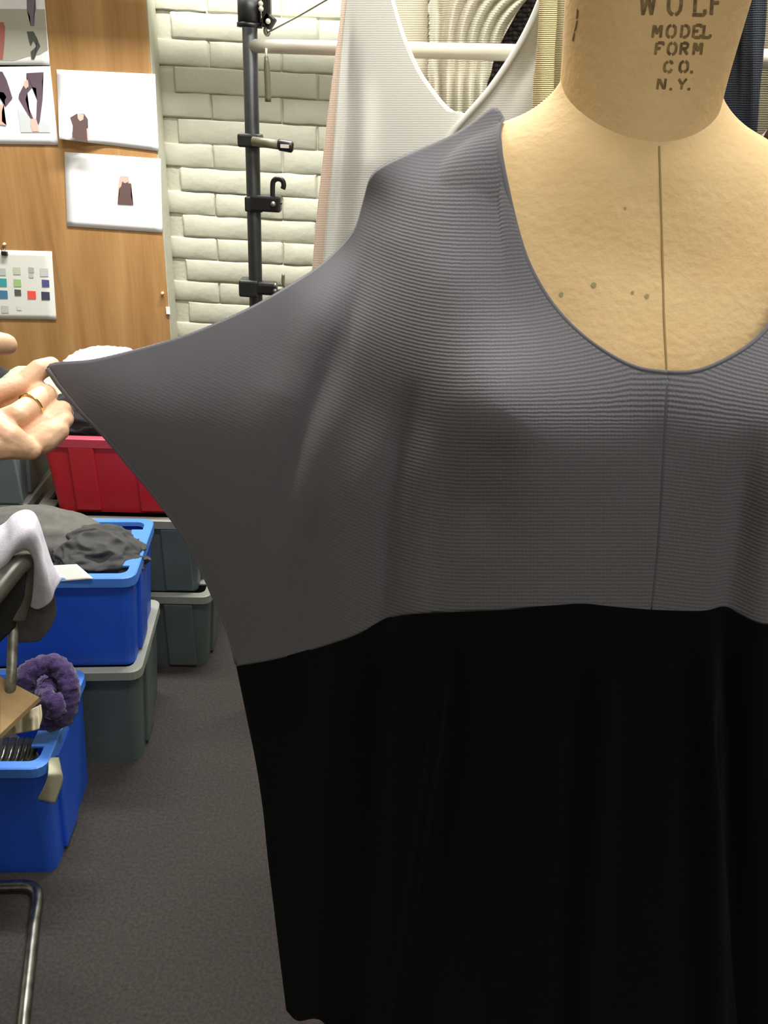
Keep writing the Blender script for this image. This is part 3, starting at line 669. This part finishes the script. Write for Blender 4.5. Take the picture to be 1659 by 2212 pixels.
tube('centre_seam', list((Vf[:, -1] - tl + np.array([0, -0.0007, 0]))[4::4]), 0.0008, mat('grey_seam', (0.075, 0.075, 0.085), 0.95), tun, seg=6)
# other half of the yoke: the same cut mirrored about the centre front, its sleeve hanging down
def px_of(V):
    q = (V - np.array([0, 0, EYE])) @ MC; return CX + F * q[..., 0] / q[..., 2], CY + F * q[..., 1] / q[..., 2]
Vr = Vf[:, ::-1].copy(); xc = Vf[:, -1, 0][:, None]
Vr[..., 0] = 2 * xc - Vr[..., 0]
xs = X0 + 0.19; over = np.clip(Vr[..., 0] - xs, 0, None); vrow = np.linspace(0, 1, NR)[:, None]
soft = over ** 2 / (over + 0.03)
Vr[..., 0] -= soft * (0.62 - 0.30 * vrow); Vr[..., 2] -= soft * 1.0 * (1 - vrow) ** 0.8
qx, qy = px_of(Vr); Vr[..., 1] += folds(qx, qy, FOLD_R)
Vr = push(Vr); Vr[:, 0] = Vf[:, -1]
yr = obj('front_yoke', grid_mesh('front_yoke', Vr - tl, knit_uv(x, y)[:, ::-1]), M_GREY, tun); thick(yr, 0.0022)
relief(yr, np.clip((x - 640) / 260, 0.12, 1.0)[:, ::-1])
tube('neckline_edge', list((Vr[0, :n3 + 1] - tl)[::2]), 0.0019, M_GREY, tun, seg=8)
tube('sleeve_hem', list((Vr[:, -1] - tl)[::4]), 0.0020, M_GREY, tun, seg=8)
# black skirt front, left and right in one cloth
HZ = 0.447
_a, _b = proj((0.2, .466, HZ - .015))[0], proj((0.3, .466, HZ - .015))[0]
XH = 0.2 + 0.1 * (1403 - _a) / (_b - _a)                 # the centre front hangs straight on
hem = [(620, 2182), (645, 2204), (700, 2208)] + [proj(p) for p in ((-0.005, .555, HZ - .012), (0.07, .52, HZ - .015), (XH - .09, .475, HZ - .015), (XH, .466, HZ - .015))]
CFS = [(1406, 1318), (1405, 1500), (1404, 1700), (1404, 2000), hem[-1]]
seam_l = catmull(SEAM_L, 130)
Gs = coons(seam_l, catmull(hem, 130), seg(SIDE, 120), seg(CFS, 120))
x, y = Gs[..., 0], Gs[..., 1]
fb = folds(x, y, FOLD) * np.clip(1 - (y - 1310) / 160, 0, 1) + folds(x, y, FOLDB)
Vl = Pn(x, y, rbf([c_ for c_ in CT if c_[1] > 1000])(x, y) + fb)
Vq = Vl[:, ::-1].copy(); xc = Vl[:, -1, 0][:, None]; vrow = np.linspace(0, 1, 120)[:, None]
Vq[..., 0] = xc + (xc - Vq[..., 0]) * (1.0 + 0.25 * vrow)
qx, qy = px_of(Vq); Vq[..., 1] += folds(qx, qy, FOLDB_R)
Vs = push(np.concatenate([Vl, Vq[:, 1:]], 1)); Gs = np.concatenate([Gs, (2 * Gs[:, -1:] - Gs[:, ::-1])[:, 1:]], 1); x, y = Gs[..., 0], Gs[..., 1]
lx = np.stack([np.interp(seam_l[:, 0], bottom[:, 0], Vf[-1, :, k]) for k in range(3)], 1)
rx = np.stack([np.interp(seam_l[:, 0], bottom[:, 0], Vr[-1, ::-1, k]) for k in range(3)], 1)[::-1]
sw = np.r_[lx, rx[1:]]; sw[:, 2] += 0.001
fade = np.clip(1 - np.arange(Vs.shape[0]) / 40.0, 0, 1)[:, None, None] ** 2
Vs = Vs + (sw - Vs[0])[None] * fade
sk = obj('front_skirt', grid_mesh('front_skirt', Vs - tl, np.stack([x / 6.0, y / 6.0], -1)), M_NAVYBLK, tun); thick(sk, 0.0022)
# back of the tunic: same outline, pushed behind the form
midL = rbf([(103, 796, .600), (480, 694, .650), (740, 530, .690), (805, 375, .700), (1088, 262, .692), (512, 1438, .622), (330, 1065, .606), (1433, 400, .70), (1422, 1150, .66), (1406, 1318, .66), (800, 1330, .64), (1800, 300, .7), (1800, 1330, .65)])
topB = np.r_[seg(SL_TOP, NA), seg(SHO, NB)[1:], seg([(1074, 247), (1092, 300), (1180, 400), (1300, 450), (1441, 470)], NCc)[1:]]
HEM_B = [(px - (9 if 1200 < py < 1430 else 2), py) for px, py in HEM_L]; HEM_B[0] = HEM_L[0]; HEM_B[-1] = HEM_L[-1]
Gb = coons(topB, bottom, seg(HEM_B, NR), seg([(1441, 470), (1430, 800), (1406, 1318)], NR))
mid = midL(Gb[..., 0], Gb[..., 1]); Vb0 = Pn(Gb[..., 0], Gb[..., 1], mid)
uu = np.linspace(0, 1, Vb0.shape[1])[None, :]; vv = np.linspace(0, 1, NR)[:, None]
xr = np.clip((Gb[..., 0] - 700) / 700, 0, 1)
Vb0[..., 1] = mid + 0.006 + 0.05 * np.sin(np.clip(vv * 3, 0, 1) * math.pi / 2) * np.sin(np.clip(uu * 6, 0, 1) * math.pi / 2) * 0.5 + 0.16 * xr * np.sin(np.clip(vv * 4, 0, 1) * math.pi / 2)
Vb0[0, :n1 + n2 - 1] = Vf[0, :n1 + n2 - 1]; Vb0[-1, 0] = Vf[-1, 0]
def behind(V, gap=0.005):
    out = V.copy(); flat = out.reshape(-1, 3)
    for i in range(len(flat)):
        h = torso_bvh.ray_cast(Vector((flat[i][0] - X0, 0.6, flat[i][2])), Vector((0, -1, 0)))
        if h[0] is not None and flat[i][1] < h[0].y + YC + gap: flat[i][1] = h[0].y + YC + gap
    return out
Vb = behind(Vb0)
bk = obj('back_yoke', grid_mesh('back_yoke', Vb - tl, knit_uv(Gb[..., 0], Gb[..., 1])), M_GREYB, tun); thick(bk, 0.0022)
Vbr = Vb.copy(); Vbr[..., 0] = 2 * X0 - Vb[..., 0]
k0 = n1 - 25                                             # the hanging sleeve on the other side needs only the body part
obj('back_yoke', grid_mesh('back_yoke', Vbr[:, k0:] - tl, knit_uv(Gb[..., 0], Gb[..., 1])[:, k0:]), M_GREYB, tun)
Vsb = Vs.copy(); us = np.linspace(0, 1, Vs.shape[1])[None, :]
Vsb[..., 1] = 0.64 + 0.215 * np.sin(us * math.pi) ** 0.6 - 0.018 * (1 - np.sin(us * math.pi) ** 0.3)
Vsb[:, 0] = Vs[:, 0]; Vsb[:, -1] = Vs[:, -1]
o = obj('back_skirt', grid_mesh('back_skirt', behind(Vsb) - tl, np.stack([Gs[..., 0] / 6.0, Gs[..., 1] / 6.0], -1)), M_NAVYBLK, tun); thick(o, 0.0022)

# ------------------------------------------------------------------ hand of the person holding the sleeve
def capsules(chains):
    bm = bmesh.new()
    for ch in chains:
        pts = [Vector(p[:3]) for p in ch]; rad = [p[3] for p in ch]
        for i in range(len(pts) - 1):
            a, b = pts[i], pts[i + 1]; L_ = (b - a).length; k = max(2, int(L_ / max(0.0025, rad[i] * 0.12)))
            for j in range(k + 1):
                t = j / k; c_ = a.lerp(b, t); r_ = rad[i] * (1 - t) + rad[i + 1] * t
                bmesh.ops.create_icosphere(bm, subdivisions=3 if r_ > 0.016 else 2, radius=r_, matrix=Matrix.Translation(c_))
    return bm
D_ = lambda px, py, Y, rpx: (*P(px, py, Y), rpx * (Y * 1.02) / F)
chains = [
    # index, straight, its tip behind the sleeve corner
    [D_(-75, 880, .560, 28), D_(-4, 848, .575, 26), D_(50, 829, .590, 25), D_(84, 799, .603, 24), D_(110, 789, .617, 20)],
    # middle, with the ring, bent at the second joint and curling behind
    [D_(-40, 925, .545, 27), D_(36, 897, .552, 28), D_(66, 878, .568, 28), D_(93, 855, .590, 28.5), D_(102, 852, .620, 24), D_(92, 872, .630, 19)],
    # ring finger
    [D_(-20, 950, .545, 26), D_(52, 930, .556, 23), D_(97, 906, .572, 22.5), D_(134, 885, .592, 22), D_(142, 893, .612, 18), D_(128, 912, .620, 16)],
    # little finger with the heel of the hand
    [D_(0, 968, .540, 28), D_(68, 958, .548, 24), D_(108, 934, .560, 24), D_(138, 908, .575, 21), D_(143, 905, .592, 18)],
    [D_(60, 968, .548, 27), D_(98, 951, .556, 30), D_(124, 930, .566, 27)],
    [D_(-60, 885, .572, 30), D_(10, 874, .578, 22), D_(48, 856, .586, 18)],
    # palm
    [D_(-90, 900, .548, 40), D_(-20, 920, .540, 40), D_(18, 945, .535, 36), D_(45, 964, .538, 31)],
    [D_(-100, 960, .535, 45), D_(-20, 962, .530, 40), D_(20, 960, .534, 36), D_(66, 972, .542, 25)],
    [D_(-150, 900, .545, 45), D_(-80, 885, .55, 38)],
    # thumb
    [D_(-150, 860, .53, 40), D_(-95, 790, .52, 33), D_(-45, 752, .52, 29), D_(-10, 742, .525, 28), D_(12, 744, .53, 25)],
    # wrist and forearm
    [D_(-100, 930, .54, 52), D_(-190, 960, .52, 72), D_(-300, 1040, .47, 84)],
    [(*P(-300, 1040, .47), .0232), (-.46, .25, 1.16, .030), (-.48, .05, 1.12, .038), (-.47, -.10, 1.14, .042)]]
bm = capsules(chains); me = bpy.data.meshes.new('person'); bm.to_mesh(me); bm.free()
tmp = bpy.data.objects.new('person_raw', me); S.collection.objects.link(tmp)
rm = tmp.modifiers.new('remesh', 'REMESH'); rm.mode = 'VOXEL'; rm.voxel_size = 0.0013
sm = tmp.modifiers.new('smooth', 'SMOOTH'); sm.factor = 0.5; sm.iterations = 4
bpy.context.view_layer.update(); dg = bpy.context.evaluated_depsgraph_get()
me2 = bpy.data.meshes.new_from_object(tmp.evaluated_get(dg)); me2.name = 'person'
bpy.data.objects.remove(tmp, do_unlink=True)
person = obj('person', me2, M_SKIN)
tag(person, 'bare hand with a thin gold ring holding out the sleeve of the tunic', 'person')
ra, rb_ = P(60, 880, .566), P(74, 868, .573); ax = (rb_ - ra).normalized(); cc = P(67, 874.5, .5695)
q = ax.to_track_quat('Z', 'Y').to_matrix()
tube('finger_ring', [cc + q @ Vector((0.0094 * math.cos(a), 0.0094 * math.sin(a), 0)) for a in np.linspace(0, 2 * math.pi, 49)], 0.0009, M_GOLD, person, seg=8)

# ------------------------------------------------------------------ storage bins
def rrect(wd, dp, z, r, n=4):
    out = []
    for cx_, cy_, a0 in ((1, 1, 0), (-1, 1, 90), (-1, -1, 180), (1, -1, 270)):
        for k in range(n + 1):
            a = math.radians(a0 + 90 * k / n); out.append((cx_ * (wd / 2 - r) + r * math.cos(a), cy_ * (dp / 2 - r) + r * math.sin(a), z))
    return out
def loft(name, rings, m, parent, cap0=True, cap1=False):
    bm = bmesh.new(); vs = [[bm.verts.new(p) for p in r] for r in rings]; k = len(vs[0])
    for i in range(len(vs) - 1):
        for j in range(k): bm.faces.new((vs[i][j], vs[i][(j + 1) % k], vs[i + 1][(j + 1) % k], vs[i + 1][j]))
    if cap0: bm.faces.new(vs[0][::-1])
    if cap1: bm.faces.new(vs[-1])
    bmesh.ops.recalc_face_normals(bm, faces=bm.faces); o = obj(name, bm, m, parent, smooth=False); return o
def make_bin(label, corner, rz, wd, dp, h, m, mrim, group, ribs=(-0.3, 0.3), tabs=True):
    """corner: front right corner of the rim footprint on the surface it stands on"""
    R = Matrix.Rotation(rz, 3, 'Z'); c = Vector(corner) + R @ Vector((-wd / 2, dp / 2, 0))
    t = thing('storage_bin', label, 'storage bin', c, rz, group)
    k = 0.89; t_ = 0.004
    loft('body', [rrect(wd * k, dp * k, 0, .02), rrect(wd * 0.965, dp * 0.95, h - 0.012, .022), rrect(wd * 0.965 - 2 * t_, dp * 0.95 - 2 * t_, h - 0.012, .02), rrect(wd * k - 2 * t_, dp * k - 2 * t_, t_ + .002, .018)], m, t, True, True)
    loft('rim', [rrect(wd * 0.975, dp * 0.965, h - 0.024, .024), rrect(wd, dp, h - 0.024, .026), rrect(wd, dp, h - 0.002, .026), rrect(wd - .006, dp - .006, h, .024), rrect(wd - .04, dp - .04, h, .018), rrect(wd - .044, dp - .044, h - 0.010, .018)], mrim, t, False, False)
    sl = (0.95 - k) * dp / 2 / h
    for f in ribs:                                       # upright ribs of the front and back
        for s in (-1, 1):
            rot = Matrix.Rotation(-s * math.atan(sl), 3, 'X')
            box('rib', (f * wd, s * (dp * (k + .03) / 2 + 0.001), h * 0.46), (wd * 0.17, 0.014, h * 0.86), m, t, rot=rot, bw=0.004)
    for s in (-1, 1):                                    # side ribs
        sx = (0.965 - k) * wd / 2 / h
        box('rib', (s * (wd * (k + .037) / 2 + 0.001), -dp * 0.12, h * 0.46), (0.014, dp * 0.28, h * 0.86), m, t, rot=Matrix.Rotation(s * math.atan(sx), 3, 'Y'), bw=0.004)
    if tabs:
        for s in (-1, 1):
            for g in (-0.22, 0.22):
                box('rim_tab', (s * (wd / 2 - 0.030), g * dp, h - 0.004), (0.034, 0.045, 0.007), mrim, t, bw=0.002)
    return t
def plastic(name, c, r=0.42): return mat(name, c, r, vary=0.08, scale=9, bump=0.12, bscale=260)
M_BLUE = plastic('blue_plastic', (0.016, 0.10, 0.66)); M_BLUER = plastic('blue_rim', (0.07, 0.23, 0.75), 0.5)
M_BGREY = plastic('grey_plastic', (0.105, 0.135, 0.135)); M_BGREYR = plastic('grey_rim', (0.30, 0.31, 0.28), 0.5)
M_RED = plastic('red_plastic', (0.58, 0.022, 0.035)); M_REDR = plastic('red_rim', (0.60, 0.06, 0.10), 0.5)
GB = 'stacked storage bins'
R6 = math.radians(6.5)
make_bin('grey plastic bin on the floor under the blue bin of dark clothes', (-0.537, 1.465, 0), R6, 0.46, 0.30, 0.288, M_BGREY, M_BGREYR, GB, ribs=(-0.36, 0.02))
bin5 = make_bin('blue plastic bin of dark grey clothes, standing on a grey bin', (-0.532, 1.478, 0.288), R6, 0.44, 0.275, 0.246, M_BLUE, M_BLUER, GB, ribs=(-0.36,))
R3 = math.radians(4.0)
make_bin('grey plastic bin on the floor at the bottom of the stack under the red bin', (-0.458, 1.840, 0), R3, 0.46, 0.32, 0.250, M_BGREY, M_BGREYR, GB, ribs=(-0.3, 0.30))
make_bin('grey plastic bin in the middle of the stack, directly under the red bin', (-0.475, 1.848, 0.250), R3, 0.44, 0.31, 0.228, M_BGREY, M_BGREYR, GB, ribs=(-0.3, 0.34))
make_bin('red plastic bin of dark clothes at the top of a stack', (-0.500, 1.872, 0.478), R3, 0.375, 0.31, 0.213, M_RED, M_REDR, GB, ribs=(-0.22, 0.22))
make_bin('grey plastic bin standing beside the stack topped by the red bin, at its bottom', (-0.945, 1.86, 0), R3, 0.44, 0.32, 0.250, M_BGREY, M_BGREYR, GB)
make_bin('grey plastic bin in the middle of the stack beside the red bin', (-0.945, 1.865, 0.250), R3, 0.44, 0.31, 0.228, M_BGREY, M_BGREYR, GB)
make_bin('grey plastic bin of pale clothes at the top of the stack beside the red bin', (-0.935, 1.87, 0.478), R3, 0.44, 0.31, 0.215, mat('pale_grey_plastic', (0.16, 0.20, 0.20), 0.45, vary=0.08, scale=9), M_BGREYR, GB, ribs=(-0.36, 0.38))
bin4 = make_bin('blue plastic bin with tape on its corner, on the floor by the chair', (-0.622, 1.135, 0), math.radians(4.5), 0.46, 0.30, 0.312, M_BLUE, M_BLUER, GB, ribs=(-0.36, 0.0))

# masking tape over the corner of the front blue bin
tp = cloth('tape_strip', [(104, 1637), (127, 1636)], [(81, 1726), (119, 1736)], [(104, 1637), (104, 1668), (98, 1692), (81, 1726)], [(127, 1636), (132, 1658), (135, 1690), (119, 1736)],
           lambda x, y: 1.128 + 0.00003 * (x - 104) ** 2 + np.where(y < 1672, (1672 - y) * 0.0011, 0), None, mat('masking_tape', (0.42, 0.41, 0.29), 0.8, vary=0.06, scale=60), None, (12, 24), 6.0, 0.001)
tag(tp, 'strip of cream masking tape folded over the corner of the blue bin', 'tape')

# ------------------------------------------------------------------ clothes in the bins
def lump(name, label, c, r, m, seed=0, amp=0.25, freq=2.2, cat='clothes', flat=0.6, group=None, ridged=True, res=(72, 40), octv=2):
    n, k = res; V = np.zeros((k, n + 1, 3))
    for j in range(k):
        ph = math.pi * j / (k - 1)
        for i in range(n + 1):
            a = 2 * math.pi * (i % n) / n; d = Vector((math.sin(ph) * math.cos(a), math.sin(ph) * math.sin(a), math.cos(ph)))
            q = Vector((d.x * 0.55 + d.y * 0.35, d.y * 1.25 - d.x * 0.5, d.z * 1.5)) * freq + Vector((seed * 3.1, seed * 1.7, seed))
            q = q + 0.5 * Vector(noise.noise_vector(q * 0.7))
            f = noise.ridged_multi_fractal(q, 0.9, 2.1, octv, 1.0, 2.0) * 0.5 - 0.5 if ridged else noise.fractal(q, 1.0, 2.0, 3)
            s = 1 + amp * f
            z = d.z * s
            if z < 0: z *= flat
            V[j, i] = (c[0] + r[0] * d.x * s, c[1] + r[1] * d.y * s, c[2] + r[2] * z)
    o = obj(name, grid_mesh(name, V, np.stack(np.broadcast_arrays(np.linspace(0, 60, n + 1)[None], np.linspace(0, 40, k)[:, None]), -1).copy()), m)
    return tag(o, label, cat, group)
def fab(name, c): return mat('fabric_' + name, c, 0.9, vary=0.12, scale=60, bump=0.25, bscale=500, sheen=0.1)
F_DK = fab('dark_grey', (0.045, 0.045, 0.045)); F_MID = fab('mid_grey', (0.105, 0.105, 0.095)); F_BLK = fab('black', (0.014, 0.013, 0.017))
F_WH = fab('white', (0.80, 0.78, 0.77)); F_MINT = fab('mint', (0.40, 0.58, 0.36)); F_LAV = fab('lavender_white', (0.62, 0.60, 0.68)); F_TAUPE = fab('taupe', (0.095, 0.080, 0.090))
c5 = Vector(bin5.location)
lump('folded_sweater', 'crumpled dark grey knit heaped in the blue bin', P(218, 1205, 1.59), (0.105, 0.085, 0.070), F_DK, 4, 0.42, 1.7, res=(120, 70))
lump('folded_sweater', 'smooth mid grey cloth draped over the back of the blue bin of clothes', P(70, 1172, 1.64), (0.19, 0.085, 0.085), F_MID, 9, 0.14, 1.1, ridged=False)
# white plastic piece at the front of the blue bin
wp = cloth('plastic_cover', [(108, 1222), (166, 1219)], [(60, 1262), (202, 1250)], [(108, 1222), (90, 1240), (60, 1262)], [(166, 1219), (186, 1236), (202, 1250)],
           lambda x, y: 1.485 - (y - 1220) * 0.0007, None, mat('white_plastic', (0.72, 0.74, 0.70), 0.35), None, (14, 10), 6.0, 0.003)
tag(wp, 'flat white plastic piece lying among the dark clothes in the blue bin', 'plastic piece')
lump('folded_sweater', 'black knits filling the red bin', (-0.70, 2.01, 0.67), (0.165, 0.12, 0.075), F_BLK, 12, 0.35, 2.4)
lump('folded_sweater', 'white cloth heaped on the clothes above the red bin', P(240, 835, 2.06), (0.145, 0.10, 0.105), F_WH, 24, 0.26, 1.6)
lump('folded_sweater', 'pale mint green cloth on top of the pile of clothes by the hand', P(80, 893, 2.02), (0.12, 0.11, 0.125), F_MINT, 31, 0.22, 1.6)
lump('folded_sweater', 'charcoal cloth in the top grey bin beside the mint green cloth', P(-34, 885, 2.02), (0.12, 0.11, 0.12), F_BLK, 41, 0.3, 2.0)
lump('folded_sweater', 'black cloth tucked between the pale clothes and the red bin', P(180, 905, 1.98), (0.12, 0.10, 0.07), F_BLK, 51, 0.3, 2.0)

# front blue bin: purple crochet scarf, black hangers
scf = thing('crochet_scarf', 'purple fuzzy crochet scarf coiled in the blue bin with the tape', 'scarf', P(105, 1500, 1.26))
s0 = Vector(scf.location)
M_PUR = mat('purple_yarn', (0.014, 0.006, 0.045), 0.95, col2=(0.055, 0.024, 0.13), scale=120, bump=1.0, bscale=300, sheen=0.25)
def fuzzy(name, pts, r, n=60):
    bm = bmesh.new(); bm_tube(bm, pts, r, 18, n)
    for v in bm.verts:
        v.co += 0.006 * Vector(noise.noise_vector(v.co * 90)) + 0.004 * Vector(noise.noise_vector(v.co * 240))
    return obj(name, bm, M_PUR, scf)
fuzzy('scarf_coil', [P(x, y, d) - s0 for x, y, d in [(52, 1490, 1.24), (62, 1455, 1.25), (100, 1435, 1.27), (135, 1450, 1.27), (150, 1490, 1.25), (143, 1535, 1.23), (115, 1558, 1.22), (92, 1548, 1.21)]], 0.020)
fuzzy('scarf_coil', [P(x, y, d) - s0 for x, y, d in [(128, 1470, 1.27), (108, 1484, 1.25), (95, 1500, 1.23), (108, 1512, 1.215), (122, 1525, 1.21), (118, 1545, 1.21)]], 0.017, 40)
fuzzy('scarf_coil', [P(x, y, d) - s0 for x, y, d in [(90, 1500, 1.32), (110, 1490, 1.33), (120, 1510, 1.30), (100, 1530, 1.30)]], 0.035, 30)
for i, (x0_, x1_) in enumerate(((6, -8), (22, 10), (38, 26), (52, 42), (64, 58), (72, 72))):
    a = [P(x0_ + 8, 1596, 1.25), P(x0_ + 4, 1612, 1.22), P(x0_ - 4, 1640, 1.19), P(x1_ - 8, 1662, 1.165), P(x1_ - 16, 1690, 1.16)]
    t = tube('clothes_hanger', a, 0.0062, mat('hanger_black', (0.02, 0.022, 0.02), 0.2), n=24, seg=10, flat=0.6)
    tag(t, 'glossy black plastic hanger end packed in the blue bin below the cardboard', 'hanger', 'black hangers in the blue bin')
lump('folded_sweater', 'black cloth at the bottom of the blue bin with the hangers', (bin4.location[0] - 0.02, bin4.location[1], 0.16), (0.17, 0.105, 0.07), F_BLK, 61, 0.2, 1.8)

# ------------------------------------------------------------------ chair with draped clothes
ch0 = Vector((-0.80, 0.90, 0))
chair = thing('chair', 'chrome sled-base chair with a dark padded back, clothes draped over it', 'chair', ch0)
def cr(p): return Vector(p) - ch0
frame_r = [(-1.12, 1.07, .013), (-0.76, 1.098, .013), (-0.700, 1.104, .013), (-0.672, 1.098, .013), (-0.656, 1.075, .013), (-0.640, 1.02, .013), (-0.585, 0.84, .013), (-0.530, 0.66, .013), (-0.522, 0.62, .02), (-0.530, 0.605, .06), (-0.545, 0.62, 0.24), (-0.558, 0.64, 0.40)]
tube('base_frame', [cr(p) for p in frame_r], 0.0115, M_CHROME, chair, n=120, seg=14)
frame_l = [(-1.12, 1.07, .013), (-1.14, 1.03, .013), (-1.08, 0.80, .013), (-1.02, 0.60, .013), (-1.015, 0.57, .05), (-1.03, 0.60, 0.40)]
tube('base_frame', [cr(p) for p in frame_l], 0.0115, M_CHROME, chair, n=60, seg=14)
up_pts = [P(38, 1320, 1.15), P(30, 1345, 1.14), P(27, 1400, 1.11), P(24, 1470, 1.07), P(20, 1515, 1.06)]
tube('back_post', [cr(p) for p in up_pts], 0.0085, mat('worn_steel', (0.16, 0.155, 0.125), 0.45, metal=0.6, vary=0.4, scale=70), chair, n=24, seg=12)
st = loft('seat', [rrect(.44, .42, 0, .05), rrect(.47, .45, .02, .06), rrect(.46, .44, .045, .06), rrect(.40, .38, .052, .05)], mat('seat_black', (0.015, 0.015, 0.016), 0.6), chair, True, True)
st.location = (-0.07, -0.13, 0.38); st.rotation_euler[2] = math.radians(12)
M_SHELL = mat('dark_shell', (0.07, 0.066, 0.05), 0.3); M_SHELLD = mat('dark_shell_side', (0.02, 0.02, 0.018), 0.4)
tube('back_rim', [cr(p) for p in (P(-60, 1330, 1.05), P(-20, 1292, 1.08), P(10, 1255, 1.11), P(38, 1222, 1.14), P(58, 1212, 1.16), P(66, 1228, 1.165), P(60, 1260, 1.16), P(45, 1300, 1.15), P(34, 1335, 1.14))], 0.0175, M_SHELL, chair, n=70, seg=16)
cloth('back_pad', [(-60, 1330), (52, 1222)], [(-40, 1420), (30, 1350)], [(-60, 1330), (-50, 1375), (-40, 1420)], [(52, 1222), (48, 1290), (30, 1350)], lambda x, y: 1.15 - 0.0006 * (60 - x), None, M_SHELLD, chair, (16, 16), 6.0, 0.012)
# lavender-white cloth over the chair back
inner = [(-70, 1330), (-30, 1290), (3, 1243), (28, 1198), (50, 1185), (68, 1196), (73, 1225), (68, 1265), (60, 1306)]
outer = [(-130, 1200), (-60, 1160), (5, 1133), (30, 1110), (55, 1101), (76, 1112), (95, 1165), (112, 1215), (133, 1252)]
n_ = 60
I_ = catmull(inner, n_); O_ = catmull(outer, n_); mid_ = (I_ + O_) / 2
G = coons(O_, I_, np.linspace(O_[0], I_[0], 30), catmull([(133, 1252), (118, 1276), (109, 1300), (82, 1316), (60, 1306)], 30))
x, y = G[..., 0], G[..., 1]; vv = np.linspace(0, 1, 30)[:, None]
Yc = 1.175 - 0.035 * np.sin(vv * math.pi * 0.85) - 0.0004 * np.clip(60 - x, 0, 120) + 0.012 * np.sin(x / 14.0 + y / 30.0) * np.clip(vv * 2, 0, 1) * (1 - vv)
dc = obj('draped_shirt', grid_mesh('draped_shirt', Pn(x, y, Yc)), F_LAV); thick(dc, 0.004); sub(dc)
tag(dc, 'lavender white cloth draped over the chair back', 'cloth')
kb = cloth('draped_knit', [(48, 1270), (112, 1268)], [(36, 1388), (84, 1384)], [(48, 1270), (45, 1330), (36, 1388)], [(112, 1268), (121, 1300), (118, 1335), (100, 1368), (84, 1384)],
           lambda x, y: 1.185 - 0.012 * np.sin((x - 40) / 28.0), None, F_TAUPE, None, (24, 24), 6.0, 0.006)
tag(kb, 'taupe knit hanging below the lavender white cloth on the chair', 'knit')
# cardboard on the seat, with a paper tag under its corner
cbp = [P(-120, 1440, 1.12), P(0, 1464, 1.09), P(86, 1510, 1.06), P(0, 1592, 0.94), P(-120, 1700, 0.86)]
bm = bmesh.new(); vs = [bm.verts.new(p) for p in cbp]; bm.faces.new(vs)
cb = obj('cardboard_sheet', bm, mat('cardboard', (0.21, 0.135, 0.055), 0.85, vary=0.12, scale=30, bump=0.2, bscale=300), smooth=False); thick(cb, 0.008)
tag(cb, 'tan cardboard sheet lying across the chair, its corner over the blue bin', 'cardboard')
pt = cloth('paper_wad', [(40, 1545), (88, 1522)], [(10, 1590), (84, 1576)], [(40, 1545), (25, 1568), (10, 1590)], [(88, 1522), (90, 1550), (84, 1576)], lambda x, y: 1.08 - (y - 1520) * 0.0006 + 0.006 * np.sin(x / 6.0),
           lambda x, y: folds(x, y, [([(72, 1540), (74, 1580)], -0.012, 6)]), mat('dull_paper', (0.42, 0.37, 0.26), 0.8), None, (24, 16), 6.0, 0.002)
tag(pt, 'crumpled cream paper under the corner of the cardboard', 'paper')
